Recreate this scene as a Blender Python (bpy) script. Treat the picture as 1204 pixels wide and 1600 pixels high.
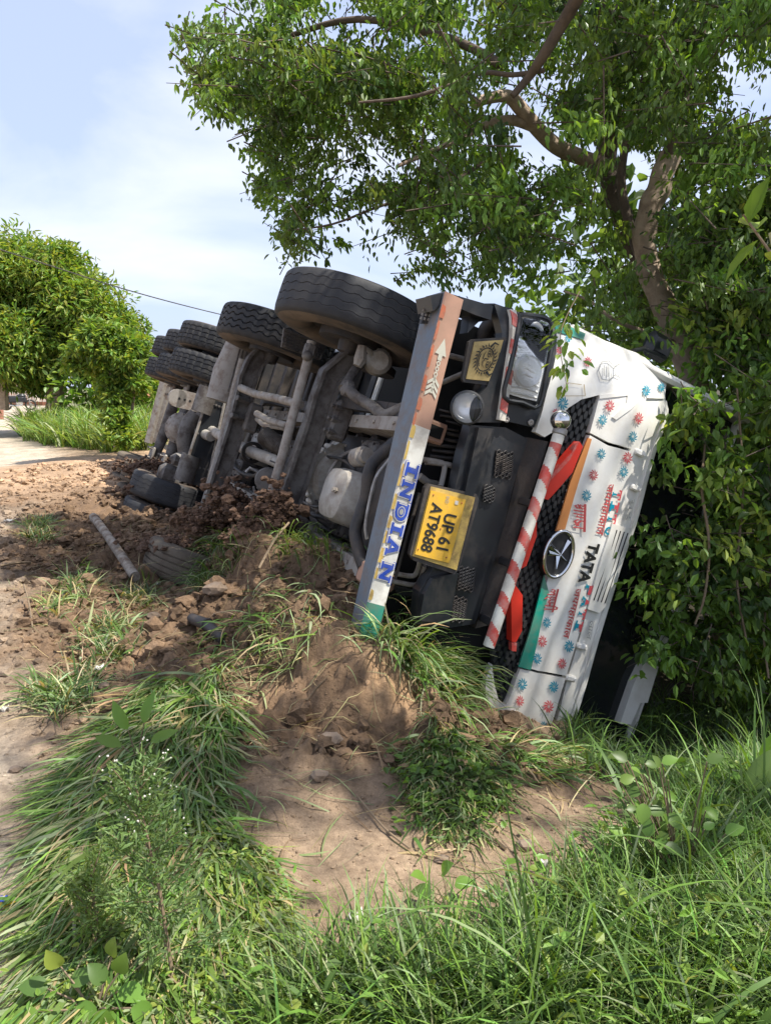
import bpy, bmesh, math, random
import numpy as np
from mathutils import Vector, Matrix, geometry as mgeo
random.seed(5); rng = np.random.default_rng(11)
SC = bpy.context.scene; COL = SC.collection
for o in list(bpy.data.objects): bpy.data.objects.remove(o)

# ------------------------------------------------------------------ camera, sky, sun, exposure
FPX = 1155.0; CH = 1.45; PITCH = math.atan(195/FPX)
cd = bpy.data.cameras.new('camera'); camo = bpy.data.objects.new('camera', cd); COL.objects.link(camo)
camo.location = (0, 0, CH); camo.rotation_euler = (math.pi/2-PITCH, 0, 0)
cd.sensor_fit = 'VERTICAL'; cd.sensor_height = 24; cd.lens = 12/(800/FPX); cd.clip_start = .05; cd.clip_end = 3000
SC.camera = camo
SUNV = Vector((.50, -.16, .85)).normalized()
w = bpy.data.worlds.new('World'); SC.world = w; w.use_nodes = True
nt = w.node_tree; nt.nodes.clear(); N = nt.nodes.new; LK = nt.links.new
sky = N('ShaderNodeTexSky'); sky.sky_type = 'NISHITA'; sky.sun_disc = False
sky.sun_elevation = math.asin(SUNV.z); sky.sun_rotation = math.atan2(SUNV.x, SUNV.y)
sky.air_density = 1.0; sky.dust_density = 1.5; sky.ozone_density = 1.6
tc = N('ShaderNodeTexCoord'); mp = N('ShaderNodeMapping'); mp.inputs['Scale'].default_value = (1, 1, 2.6)
LK(tc.outputs['Generated'], mp.inputs['Vector'])
cn = N('ShaderNodeTexNoise'); cn.inputs['Scale'].default_value = 2.1; cn.inputs['Detail'].default_value = 7; cn.inputs['Roughness'].default_value = .52; cn.inputs['Distortion'].default_value = .35
LK(mp.outputs[0], cn.inputs['Vector'])
cr = N('ShaderNodeValToRGB'); cr.color_ramp.elements[0].position = .44; cr.color_ramp.elements[1].position = .66
cr.color_ramp.elements[0].color = (0,0,0,1); cr.color_ramp.elements[1].color = (1,1,1,1)
LK(cn.outputs['Fac'], cr.inputs['Fac'])
mc = N('ShaderNodeMix'); mc.data_type = 'RGBA'; LK(cr.outputs['Color'], mc.inputs['Factor'])
mc.inputs['A'].default_value = (2.8, 3.25, 4.6, 1); mc.inputs['B'].default_value = (4.5, 4.6, 5.1, 1)
mx = N('ShaderNodeMix'); mx.data_type = 'RGBA'; mx.inputs['Factor'].default_value = .78; LK(sky.outputs[0], mx.inputs['A']); LK(mc.outputs['Result'], mx.inputs['B'])
bg = N('ShaderNodeBackground'); bg.inputs['Strength'].default_value = .092; LK(mx.outputs['Result'], bg.inputs['Color'])
wo = N('ShaderNodeOutputWorld'); LK(bg.outputs[0], wo.inputs['Surface'])
sd = bpy.data.lights.new('sun', 'SUN'); sd.energy = 3.4; sd.angle = math.radians(.8); sd.color = (1, .95, .86)
so = bpy.data.objects.new('sun', sd); COL.objects.link(so); so.rotation_euler = SUNV.to_track_quat('Z', 'Y').to_euler(); so.location = (6, -3, 14)
SC.view_settings.view_transform = 'Standard'; SC.view_settings.look = 'None'; SC.view_settings.exposure = 1.42; SC.view_settings.gamma = 1
SC.view_settings.use_curve_mapping = False
SC.render.engine = 'CYCLES'

# ------------------------------------------------------------------ image <-> world
CP, SP = math.cos(PITCH), math.sin(PITCH)
CAM = np.array([0, 0, CH])
def ray(px, py):
    x = (px-602)/FPX; y = (py-800)/FPX
    return np.array([x, CP-y*SP, -SP-y*CP])
def wy(px, py, y):
    d = ray(px, py); return CAM+d*(y/d[1])
def w2p(P):
    c = np.asarray(P, float)-CAM; z = c[..., 1]*CP-c[..., 2]*SP; dn = -c[..., 1]*SP-c[..., 2]*CP
    z = np.where(z < .05, .05, z)
    return 602+FPX*c[..., 0]/z, 800+FPX*dn/z
RC = np.array([[.3181, .3955, .8616], [-.9478, .1515, .2804], [-.0196, -.9059, .423]])
C2W = np.array([[1, 0, 0], [0, -SP, CP], [0, -CP, -SP]])
TW = C2W@RC; U_, _, V_ = np.linalg.svd(TW); TW = U_@V_
TT = C2W@np.array([-.9625678, -.4126517, 4.5973503])+CAM      # truck frame: X its right, Y forward, Z its up
LO = TW.T@(CAM-TT)
def loc(px, py, ax, val):
    d = TW.T@ray(px, py); t = (val-LO[ax])/d[ax]; return LO+d*t
def LY(px, py, Y=1.45): return loc(px, py, 1, Y)
def LZ(px, py, Z): return loc(px, py, 2, Z)
def l2w(p): return TW@np.asarray(p, float)+TT
def inpoly(x, y, poly):
    x = np.asarray(x, float); y = np.asarray(y, float); r = np.zeros(x.shape, bool); n = len(poly)
    for i in range(n):
        x1, y1 = poly[i]; x2, y2 = poly[(i+1) % n]
        if y1 == y2: continue
        c = ((y1 > y) != (y2 > y)) & (x < (x2-x1)*(y-y1)/(y2-y1)+x1); r ^= c
    return r

# ------------------------------------------------------------------ noise
def _h(ix, iy, s):
    with np.errstate(over='ignore'):
        h = (ix.astype(np.int64)*374761393+iy.astype(np.int64)*668265263+s*974634777) & 0xffffffff
        h = ((h ^ (h >> 13))*1274126177) & 0xffffffff; h = h ^ (h >> 16)
    return (h & 0xffff)/65535.
def vn(x, y, s=0):
    ix = np.floor(x); iy = np.floor(y); fx = x-ix; fy = y-iy
    fx = fx*fx*(3-2*fx); fy = fy*fy*(3-2*fy)
    a = _h(ix, iy, s); b = _h(ix+1, iy, s); c = _h(ix, iy+1, s); d = _h(ix+1, iy+1, s)
    return (a*(1-fx)+b*fx)*(1-fy)+(c*(1-fx)+d*fx)*fy
def fbm(x, y, o=4, s=0):
    r = 0; a = .5
    for k in range(o): r = r+a*vn(x*2**k+13.7*k, y*2**k+7.1*k, s+k); a *= .5
    return r/(1-.5**o)
def worley(x, y, s=0):
    ix = np.floor(x); iy = np.floor(y); best = np.full(x.shape, 9.)
    for dx in (-1, 0, 1):
        for dy in (-1, 0, 1):
            cx = ix+dx; cy = iy+dy
            px = cx+_h(cx, cy, s+1); py = cy+_h(cx, cy, s+2)
            best = np.minimum(best, (px-x)**2+(py-y)**2)
    return np.sqrt(best)

# ------------------------------------------------------------------ materials
MT = {}
def _mixc(nt, fac, a, b):
    m = nt.nodes.new('ShaderNodeMix'); m.data_type = 'RGBA'
    for nm, v in (('Factor', fac), ('A', a), ('B', b)):
        if isinstance(v, (tuple, float, int)): m.inputs[nm].default_value = (*v, 1) if isinstance(v, tuple) else v
        else: nt.links.new(v, m.inputs[nm])
    return m.outputs['Result']
def _noise(nt, scale, detail=5, rough=.6, vec=None):
    n = nt.nodes.new('ShaderNodeTexNoise'); n.inputs['Scale'].default_value = scale; n.inputs['Detail'].default_value = detail; n.inputs['Roughness'].default_value = rough
    if vec is None:
        t = nt.nodes.new('ShaderNodeTexCoord'); vec = t.outputs['Object']
    nt.links.new(vec, n.inputs['Vector']); return n.outputs['Fac']
def _ramp(nt, fac, p0, p1, v0=0, v1=1):
    r = nt.nodes.new('ShaderNodeMapRange'); r.inputs[1].default_value = p0; r.inputs[2].default_value = p1; r.inputs[3].default_value = v0; r.inputs[4].default_value = v1
    nt.links.new(fac, r.inputs[0]); return r.outputs[0]
def mat(name, base, rough=.5, metal=0., vary=.15, dirt=None, dirt_amt=.5, dscale=6, bump=0., bscale=60, attr=None, spec=.5, coat=0, dlo=.42, dhi=.62):
    m = bpy.data.materials.new(name); m.use_nodes = True; nt = m.node_tree; p = nt.nodes['Principled BSDF']
    c = None
    if attr:
        a = nt.nodes.new('ShaderNodeAttribute'); a.attribute_name = attr; c = a.outputs['Color']
    n1 = _noise(nt, 9, 6)
    lo = tuple(v*(1-vary) for v in base); hi = tuple(min(1, v*(1+vary)) for v in base)
    if c is None: c = _mixc(nt, n1, lo, hi)
    else:
        mm = nt.nodes.new('ShaderNodeVectorMath'); mm.operation = 'MULTIPLY'; nt.links.new(c, mm.inputs[0])
        nt.links.new(_mixc(nt, n1, (1-vary,)*3, (1+vary,)*3), mm.inputs[1]); c = mm.outputs[0]
    rv = None
    if dirt:
        n2 = _noise(nt, dscale, 8, .68); f = _ramp(nt, n2, dlo, dhi, 0, dirt_amt); c = _mixc(nt, f, c, dirt)
        rv = _ramp(nt, f, 0, 1, rough, .9)
        nt.links.new(rv, p.inputs['Roughness'])
        if metal: nt.links.new(_ramp(nt, f, 0, 1, metal, 0), p.inputs['Metallic'])
    nt.links.new(c, p.inputs['Base Color'])
    if not dirt: p.inputs['Roughness'].default_value = rough; p.inputs['Metallic'].default_value = metal
    p.inputs['Specular IOR Level'].default_value = spec; p.inputs['Coat Weight'].default_value = coat
    if bump:
        b = nt.nodes.new('ShaderNodeBump'); b.inputs['Strength'].default_value = 1; b.inputs['Distance'].default_value = bump
        nt.links.new(_noise(nt, bscale, 6, .65), b.inputs['Height']); nt.links.new(b.outputs[0], p.inputs['Normal'])
    MT[name] = m; return m
DUST = (.23, .165, .115)
mat('white_paint', (.72, .71, .665), .28, vary=.05, dirt=(.40, .33, .24), dirt_amt=.34, dscale=3.2, coat=.35)
mat('white_old', (.68, .665, .60), .45, vary=.08, dirt=(.25, .18, .11), dirt_amt=.5, dscale=7)
mat('orange_old', (.42, .24, .165), .5, vary=.1, dirt=(.25, .16, .11), dirt_amt=.45, dscale=5)
mat('orange_edge', (.50, .13, .055), .55, vary=.25, dirt=(.22, .12, .08), dirt_amt=.7, dscale=16)
mat('orange_stripe', (.50, .20, .06), .4, vary=.12)
mat('green_paint', (.0, .24, .17), .4, vary=.08, dirt=DUST, dirt_amt=.4)
mat('red_paint', (.50, .06, .045), .5, vary=.15, dirt=(.42, .30, .26), dirt_amt=.6, dscale=16)
mat('red_plastic', (.60, .035, .02), .32, vary=.1)
mat('teal_sticker', (.0, .21, .30), .45, vary=.1)
mat('red_sticker', (.45, .06, .07), .5, vary=.15)
mat('red_letter', (.42, .06, .06), .5, vary=.2)
mat('grey_line', (.30, .30, .28), .6, vary=.2)
mat('tan_scuff', (.40, .30, .17), .6, vary=.2)
mat('black_plastic', (.013, .015, .018), .36, vary=.3, dirt=(.12, .095, .07), dirt_amt=.35, dscale=5, dlo=.48, dhi=.75)
mat('black_letter', (.015, .015, .015), .5)
mat('grille_black', (.012, .014, .017), .3, vary=.3, dirt=(.08, .07, .06), dirt_amt=.3)
mat('void_black', (.006, .006, .006), .9, vary=.2)
mat('rubber', (.012, .013, .016), .7, vary=.3, dirt=(.06, .056, .052), dirt_amt=.4, dscale=4, bump=.002, bscale=45)
mat('groove_dust', (.085, .08, .078), .9, vary=.3)
mat('rubber_side', (.028, .026, .025), .85, vary=.3, dirt=(.17, .125, .088), dirt_amt=.8, dscale=3.5, bump=.002, bscale=60, dlo=.34)
mat('rubber_mud', (.13, .105, .075), .9, vary=.3, dirt=(.075, .05, .035), dirt_amt=.7, dscale=7, bump=.003, bscale=60, dlo=.45)
mat('chassis', (.115, .105, .096), .55, metal=0, vary=.3, dirt=(.05, .038, .032), dirt_amt=.85, dscale=8, bump=.003, bscale=45, dlo=.44, dhi=.6)
mat('chassis_light', (.26, .238, .21), .62, vary=.2, dirt=(.12, .075, .05), dirt_amt=.8, dscale=10, bump=.0015, bscale=60, dlo=.46, dhi=.68)
mat('chassis_dark', (.022, .021, .022), .55, vary=.4, dirt=(.09, .068, .052), dirt_amt=.55, dscale=6, bump=.002)
mat('bar_steel', (.125, .155, .19), .5, metal=.1, vary=.3, dirt=(.16, .13, .11), dirt_amt=.7, dscale=9, bump=.0015, bscale=40)
mat('alloy', (.40, .375, .33), .5, metal=.15, vary=.2, dirt=(.15, .11, .08), dirt_amt=.55, dscale=8)
mat('pipe_metal', (.32, .31, .30), .45, metal=.4, vary=.2, dirt=(.12, .09, .07), dirt_amt=.55, dscale=14)
mat('hose', (.02, .02, .022), .6, vary=.3, dirt=(.13, .1, .075), dirt_amt=.5)
mat('chrome', (.62, .62, .62), .1, metal=1, vary=.04)
mat('reflector', (.80, .81, .80), .24, metal=.25, vary=.05, bump=.002, bscale=55)
mat('yellow_plate', (.70, .40, .035), .4, vary=.08, dirt=(.45, .28, .08), dirt_amt=.35, dscale=30)
mat('yellow_board', (.50, .35, .09), .6, vary=.2, dirt=(.2, .13, .06), dirt_amt=.7, dscale=16)
mat('brass_board', (.40, .30, .12), .5, vary=.25, dirt=(.22, .15, .06), dirt_amt=.6, dscale=14)
mat('navy', (.018, .06, .36), .45, vary=.2, dirt=(.2, .2, .28), dirt_amt=.25, dscale=22)
mat('cream_paint', (.47, .46, .38), .5, vary=.1)
mat('mud', (.10, .060, .037), .85, vary=.35, dirt=(.20, .125, .075), dirt_amt=.7, dscale=9, bump=.012, bscale=26)
mat('bark', (.42, .32, .235), .85, vary=.3, dirt=(.12, .08, .055), dirt_amt=.6, dscale=9, bump=.012, bscale=22)
mat('bark_dark', (.13, .095, .068), .9, vary=.3, dirt=(.04, .03, .022), dirt_amt=.6, dscale=9, bump=.01, bscale=22)
mat('concrete_pipe', (.30, .26, .21), .8, vary=.2, dirt=(.12, .075, .045), dirt_amt=.9, dscale=12, bump=.003)
mat('brick_red', (.34, .135, .085), .9, vary=.25, dirt=(.28, .2, .15), dirt_amt=.5, dscale=2)
mat('brick_pale', (.55, .47, .40), .9, vary=.15)
mat('stone', (.20, .15, .11), .85, vary=.25, dirt=(.14, .09, .055), dirt_amt=.5, dscale=12, bump=.003)
mat('paper', (.55, .54, .50), .6, vary=.05, dirt=(.4, .33, .25), dirt_amt=.4, dscale=30)
mat('wrapper_yellow', (.75, .52, .03), .35, vary=.08)
mat('stick', (.20, .145, .09), .85, vary=.3)
mat('bike_black', (.02, .022, .026), .3, vary=.2)
mat('pink_paint', (.45, .10, .12), .6, vary=.2)
m = bpy.data.materials.new('lamp_glass'); m.use_nodes = True; nt = m.node_tree; nt.nodes.clear()
g_ = nt.nodes.new('ShaderNodeBsdfGlossy'); g_.inputs['Roughness'].default_value = .03; t_ = nt.nodes.new('ShaderNodeBsdfTransparent'); fr = nt.nodes.new('ShaderNodeFresnel'); fr.inputs['IOR'].default_value = 1.5
ms = nt.nodes.new('ShaderNodeMixShader'); nt.links.new(fr.outputs[0], ms.inputs[0]); nt.links.new(t_.outputs[0], ms.inputs[1]); nt.links.new(g_.outputs[0], ms.inputs[2])
mo = nt.nodes.new('ShaderNodeOutputMaterial'); nt.links.new(ms.outputs[0], mo.inputs['Surface']); MT['lamp_glass'] = m
m = mat('windscreen', (.01, .012, .013), .08, vary=.1)
def leafmat(name, trans=.42, rough=.42, tcol=(1.5, 1.35, .45)):
    m = bpy.data.materials.new(name); m.use_nodes = True; nt = m.node_tree; p = nt.nodes['Principled BSDF']
    a = nt.nodes.new('ShaderNodeAttribute'); a.attribute_name = 'tint'
    nt.links.new(a.outputs['Color'], p.inputs['Base Color']); p.inputs['Roughness'].default_value = rough; p.inputs['Specular IOR Level'].default_value = .38
    mm = nt.nodes.new('ShaderNodeVectorMath'); mm.operation = 'MULTIPLY'; nt.links.new(a.outputs['Color'], mm.inputs[0]); mm.inputs[1].default_value = tcol
    tr = nt.nodes.new('ShaderNodeBsdfTranslucent'); nt.links.new(mm.outputs[0], tr.inputs['Color'])
    ms = nt.nodes.new('ShaderNodeMixShader'); ms.inputs[0].default_value = trans
    nt.links.new(p.outputs[0], ms.inputs[1]); nt.links.new(tr.outputs[0], ms.inputs[2])
    nt.links.new(ms.outputs[0], nt.nodes['Material Output'].inputs['Surface']); MT[name] = m
leafmat('leaf'); leafmat('grass_blade', .34, .5, (1.4, 1.25, .5))
# ground: colour per vertex (soil kinds and some painted shade), fine grain from noise
m = bpy.data.materials.new('soil'); m.use_nodes = True; nt = m.node_tree; p = nt.nodes['Principled BSDF']
a = nt.nodes.new('ShaderNodeAttribute'); a.attribute_name = 'tint'
n1 = _noise(nt, 3.1, 9, .7); n2 = _noise(nt, 34, 8, .75)
f1 = _mixc(nt, _ramp(nt, n1, .35, .65), (.72, .70, .68), (1.28, 1.27, 1.25)); f2 = _mixc(nt, _ramp(nt, n2, .3, .7), (.66, .64, .62), (1.35, 1.35, 1.35))
m1 = nt.nodes.new('ShaderNodeVectorMath'); m1.operation = 'MULTIPLY'; nt.links.new(a.outputs['Color'], m1.inputs[0]); nt.links.new(f1, m1.inputs[1])
m2 = nt.nodes.new('ShaderNodeVectorMath'); m2.operation = 'MULTIPLY'; nt.links.new(m1.outputs[0], m2.inputs[0]); nt.links.new(f2, m2.inputs[1])
nt.links.new(m2.outputs[0], p.inputs['Base Color']); p.inputs['Roughness'].default_value = .88; p.inputs['Specular IOR Level'].default_value = .3
b = nt.nodes.new('ShaderNodeBump'); b.inputs['Distance'].default_value = .018; nt.links.new(_noise(nt, 38, 9, .72), b.inputs['Height'])
b2 = nt.nodes.new('ShaderNodeBump'); b2.inputs['Distance'].default_value = .004; nt.links.new(_noise(nt, 190, 4, .7), b2.inputs['Height'])
nt.links.new(b.outputs[0], b2.inputs['Normal']); nt.links.new(b2.outputs[0], p.inputs['Normal']); MT['soil'] = m

# ------------------------------------------------------------------ mesh helpers
def tag(o, label=None, cat=None, group=None, kind=None):
    for k, v in (('label', label), ('category', cat), ('group', group), ('kind', kind)):
        if v: o[k] = v
    return o
def empty(name, l=(0, 0, 0), rot=None):
    o = bpy.data.objects.new(name, None); COL.objects.link(o); o.location = l
    if rot is not None: o.rotation_euler = rot
    o.empty_display_size = .2; return o
class MB:
    def __init__(s): s.v = []; s.f = []; s.m = []; s.mi = 0
    def add(s, vs, fs):
        b = len(s.v); s.v += [tuple(float(c) for c in v) for v in vs]; s.f += [tuple(i+b for i in f) for f in fs]; s.m += [s.mi]*len(fs); return s
    def box(s, c, d, R=None, taper=1.0):
        c = np.array(c, float); h = np.array(d, float)/2; vs = []
        for z in (-1, 1):
            k = 1 if z < 0 else taper
            for x, y in ((-1, -1), (1, -1), (1, 1), (-1, 1)):
                p = np.array([x*h[0]*k, y*h[1]*k, z*h[2]]);
                if R is not None: p = np.array(R)@p
                vs.append(c+p)
        return s.add(vs, [(3, 2, 1, 0), (4, 5, 6, 7), (0, 1, 5, 4), (1, 2, 6, 5), (2, 3, 7, 6), (3, 0, 4, 7)])
    def bevbox(s, c, d, b=.01, R=None):
        c = np.array(c, float); x, y, z = np.array(d, float)/2; b = min(b, x*.9, y*.9, z*.9)
        prof = [(-x+b, -y), (x-b, -y), (x, -y+b), (x, y-b), (x-b, y), (-x+b, y), (-x, y-b), (-x, -y+b)]
        inn = [(u*(x-b)/x, v*(y-b)/y) for u, v in prof]
        rings = [(inn, -z), (prof, -z+b), (prof, z-b), (inn, z)]; vs = []
        for pr, zz in rings:
            for u, v in pr:
                p = np.array([u, v, zz]); vs.append(c+(np.array(R)@p if R is not None else p))
        fs = [tuple(range(7, -1, -1)), tuple(range(24, 32))]
        for r in range(3):
            for i in range(8): j = (i+1) % 8; fs.append((r*8+i, r*8+j, r*8+8+j, r*8+8+i))
        return s.add(vs, fs)
    def tube(s, pts, r, seg=10, cap=True, prof=None, up=None):
        P = [np.array(p, float) for p in pts]; n = len(P)
        rr = r if hasattr(r, '__len__') else [r]*n
        T = [(P[min(i+1, n-1)]-P[max(i-1, 0)]) for i in range(n)]; T = [t/(np.linalg.norm(t)+1e-9) for t in T]
        a = np.array([0, 0, 1.]) if up is None else np.array(up, float)
        if abs(T[0]@a) > .95: a = np.array([1., 0, 0])
        u = np.cross(T[0], a); u /= np.linalg.norm(u); vs = []
        prof_ = prof or [(math.cos(2*math.pi*k/seg), math.sin(2*math.pi*k/seg)) for k in range(seg)]; seg = len(prof_)
        for i in range(n):
            u = u-T[i]*(u@T[i]); u /= np.linalg.norm(u)+1e-9; w_ = np.cross(T[i], u)
            for a_, b_ in prof_: vs.append(P[i]+rr[i]*(u*a_+w_*b_))
        fs = [(i*seg+k, i*seg+(k+1) % seg, (i+1)*seg+(k+1) % seg, (i+1)*seg+k) for i in range(n-1) for k in range(seg)]
        if cap: fs += [tuple(range(seg-1, -1, -1)), tuple(range((n-1)*seg, n*seg))]
        return s.add(vs, fs)
    def lathe(s, prof, c=(0, 0, 0), ax=(0, 0, 1), seg=24, cap=False):
        ax = np.array(ax, float); ax /= np.linalg.norm(ax); a = np.array([1., 0, 0]) if abs(ax[0]) < .8 else np.array([0, 1., 0])
        u = np.cross(ax, a); u /= np.linalg.norm(u); v = np.cross(ax, u); c = np.array(c, float); vs = []
        for r, h in prof:
            for k in range(seg):
                t = 2*math.pi*k/seg; vs.append(c+ax*h+r*(u*math.cos(t)+v*math.sin(t)))
        n = len(prof); fs = [(i*seg+k, i*seg+(k+1) % seg, (i+1)*seg+(k+1) % seg, (i+1)*seg+k) for i in range(n-1) for k in range(seg)]
        if cap: fs += [tuple(range(seg-1, -1, -1)), tuple(range((n-1)*seg, n*seg))]
        return s.add(vs, fs)
    def ball(s, c, r, seg=14, sc=(1, 1, 1)):
        rings = seg//2; vs = []
        for i in range(rings+1):
            t = math.pi*(i+.001)/(rings+.002)
            for k in range(seg): a = 2*math.pi*k/seg; vs.append((c[0]+r*sc[0]*math.sin(t)*math.cos(a), c[1]+r*sc[1]*math.sin(t)*math.sin(a), c[2]+r*sc[2]*math.cos(t)))
        return s.add(vs, [(i*seg+k, i*seg+(k+1) % seg, (i+1)*seg+(k+1) % seg, (i+1)*seg+k) for i in range(rings) for k in range(seg)])
    def build(s, name, mats, parent=None, smooth=False):
        me = bpy.data.meshes.new(name); me.from_pydata(s.v, [], s.f)
        if isinstance(mats, str): mats = [mats]
        for m in mats: me.materials.append(MT[m])
        me.polygons.foreach_set('material_index', s.m); me.validate(); me.update()
        bm = bmesh.new(); bm.from_mesh(me); bmesh.ops.recalc_face_normals(bm, faces=bm.faces); bm.to_mesh(me); bm.free()
        if smooth: me.shade_smooth(); me.set_sharp_from_angle(angle=math.radians(38))
        o = bpy.data.objects.new(name, me); COL.objects.link(o)
        if parent: o.parent = parent
        return o
def fast_mesh(name, V, F, tint, material, parent=None, smooth=True):
    me = bpy.data.meshes.new(name); nf, k = F.shape
    me.vertices.add(len(V)); me.vertices.foreach_set('co', np.ascontiguousarray(V, np.float32).ravel())
    me.loops.add(nf*k); me.loops.foreach_set('vertex_index', np.ascontiguousarray(F, np.int32).ravel())
    me.polygons.add(nf); me.polygons.foreach_set('loop_start', np.arange(0, nf*k, k, dtype=np.int32))
    me.polygons.foreach_set('use_smooth', np.full(nf, smooth))
    me.update(calc_edges=True)
    if tint is not None:
        at = me.color_attributes.new('tint', 'FLOAT_COLOR', 'POINT'); c = np.ones((len(V), 4), np.float32); c[:, :3] = tint; at.data.foreach_set('color', c.ravel())
    me.materials.append(MT[material]); o = bpy.data.objects.new(name, me); COL.objects.link(o)
    if parent: o.parent = parent
    return o
# ------------------------------------------------------------------ terrain
# heights read off the place: (x, y, z)
ctl = [(-1.4, 1.5, 0), (-.9, 1.6, .0), (0, 1.2, .0), (.9, 1.3, 0), (2.5, 1.5, .0), (-.6, 2.2, .02), (0, 2.2, .0), (.6, 2.2, -.02), (1.2, 2.4, -.08), (2.2, 2.5, -.1),
 (-1.4, 2.7, 0), (-.8, 2.8, .04), (-.3, 2.75, .05), (.2, 2.7, .0), (.7, 2.8, -.1), (1.2, 3.0, -.3), (-2.2, 3.8, 0), (-1.5, 3.6, 0), (-1.5, 5.0, -.04), (-1.2, 4.4, .02),
 (-2.4, 5.2, 0), (-2.0, 6.0, 0), (1.6, 4.0, -.8), (1.3, 3.5, -.62), (2.2, 3.6, -.75), (3.2, 3.6, -.6), (2.6, 5, -.9), (1.4, 5, -.9), (4.5, 4, -.5), (5, 7, -.5), (3, 8, -.7), (1.5, 7, -.8), (0, 8, -.6), (0, 11, -.5), (-1, 14, -.3), (3, 14, -.4),
 (.85, 3.25, -.3), (.95, 3.6, -.50), (-2.9, 8.0, .0), (-2.4, 7.2, -.02), (-3.4, 9, .08), (-4.3, 10, .1), (-5, 13, .1), (-3.4, 7.2, 0), (-3.6, 5.6, 0), (-3, 4, 0), (-3, 2, 0), (-6, 8, 0), (-8, 14, 0), (-6.5, 17, .1), (-4.4, 12.5, .2), (-3.2, 10.6, .05), (-2, 9.6, -.15), (-2.6, 13, .1), (-4, 16, .2)]
for px, py, y in [(530, 985, 3.3), (590, 1005, 3.22), (560, 1050, 3.12), (520, 1040, 3.15), (480, 1080, 3.1), (600, 1070, 3.1), (650, 1100, 3.1), (400, 1110, 3.15), (470, 1150, 2.92), (620, 1150, 2.9), (720, 1130, 3.25), (730, 1180, 3.0), (830, 1170, 3.35),
                  (690, 1070, 3.6), (640, 1030, 3.6), (760, 1110, 3.75), (350, 1040, 3.5), (380, 960, 3.9), (340, 930, 4.1), (430, 900, 3.9), (500, 945, 3.65), (420, 850, 4.25), (480, 868, 4.1), (545, 928, 3.75), (400, 835, 4.5), (500, 875, 4.6),
                  (345, 850, 5.6), (300, 845, 6.95), (240, 850, 7.4), (270, 955, 5.6), (215, 940, 5.9), (250, 928, 5.95), (290, 935, 5.9), (225, 905, 6.35), (262, 922, 6.1), (300, 935, 6.1), (325, 935, 5.5), (310, 985, 4.5), (250, 1000, 4.35), (310, 800, 7.3), (330, 1010, 3.9)]:
    ctl.append(tuple(wy(px, py, y)))
ctl = np.array(ctl)
def Hbase(x, y):
    x = np.asarray(x, float); y = np.asarray(y, float); num = np.zeros(x.shape); den = np.zeros(x.shape)
    for cx, cy, cz in ctl:
        w_ = 1/(((x-cx)**2+(y-cy)**2+.012)**2.2); num += w_*cz; den += w_
    far = 1/((np.maximum(0, 30.)**2)**2.2)
    z = num/(den+1e-5)
    return z
def mudmask(x, y):
    px, py = w2p(np.stack([x, y, Hbase(x, y)], -1))
    core = np.exp(-(((x+1.0)/1.5)**2+((y-4.9)/1.9)**2)**1.5)+np.exp(-(((x+2.6)/1.3)**2+((y-8.)/2.6)**2)**2)+np.exp(-(((x+.12)/.95)**2+((y-3.3)/.75)**2)**1.8)+.75*np.exp(-(((x+4.9)/1.7)**2+((y-11)/3.4)**2)**2)+.5*np.exp(-(((x-.7)/.5)**2+((y-3.1)/.45)**2)**1.5)
    return np.clip(core, 0, 1)
def H(x, y):
    x = np.asarray(x, float); y = np.asarray(y, float)
    z = Hbase(x, y); mk = mudmask(x, y)
    z = z+mk*(.10*(fbm(x*2.3, y*2.3, 4, 3)-.5)+.085*(.62-worley(x*6+fbm(x*5, y*5, 2, 5), y*6, 8))+.055*(.6-worley(x*15, y*15+fbm(x*9, y*9, 2, 2), 21))+.022*(.6-worley(x*33, y*33, 27))+.05*(fbm(x*22, y*22, 3, 33)-.5))
    z = z+(1-mk)*(.022*(fbm(x*2.5, y*2.5, 4, 55)-.5)+.006*(fbm(x*25, y*25, 2, 66)-.5))
    return z
def axis(a, b, n, lo, hi, g):
    mid = np.linspace(a, b, n); st = mid[1]-mid[0]; out = [];  s_ = st; v = b
    while v < hi: s_ *= g; v += s_; out.append(v)
    out2 = []; s_ = st; v = a
    while v > lo: s_ *= g; v -= s_; out2.append(v)
    return np.array(out2[::-1]+list(mid)+out)
gx = axis(-3.2, 1.6, 330, -400, 400, 1.075); gy = axis(1.3, 7.0, 380, -60, 900, 1.05)
X, Y = np.meshgrid(gx, gy); Zt = H(X, Y)
nx, ny = len(gx), len(gy)
idx = np.arange(nx*ny).reshape(ny, nx)
F = np.stack([idx[:-1, :-1], idx[:-1, 1:], idx[1:, 1:], idx[1:, :-1]], -1).reshape(-1, 4)
V = np.stack([X, Y, Zt], -1).reshape(-1, 3)
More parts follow.
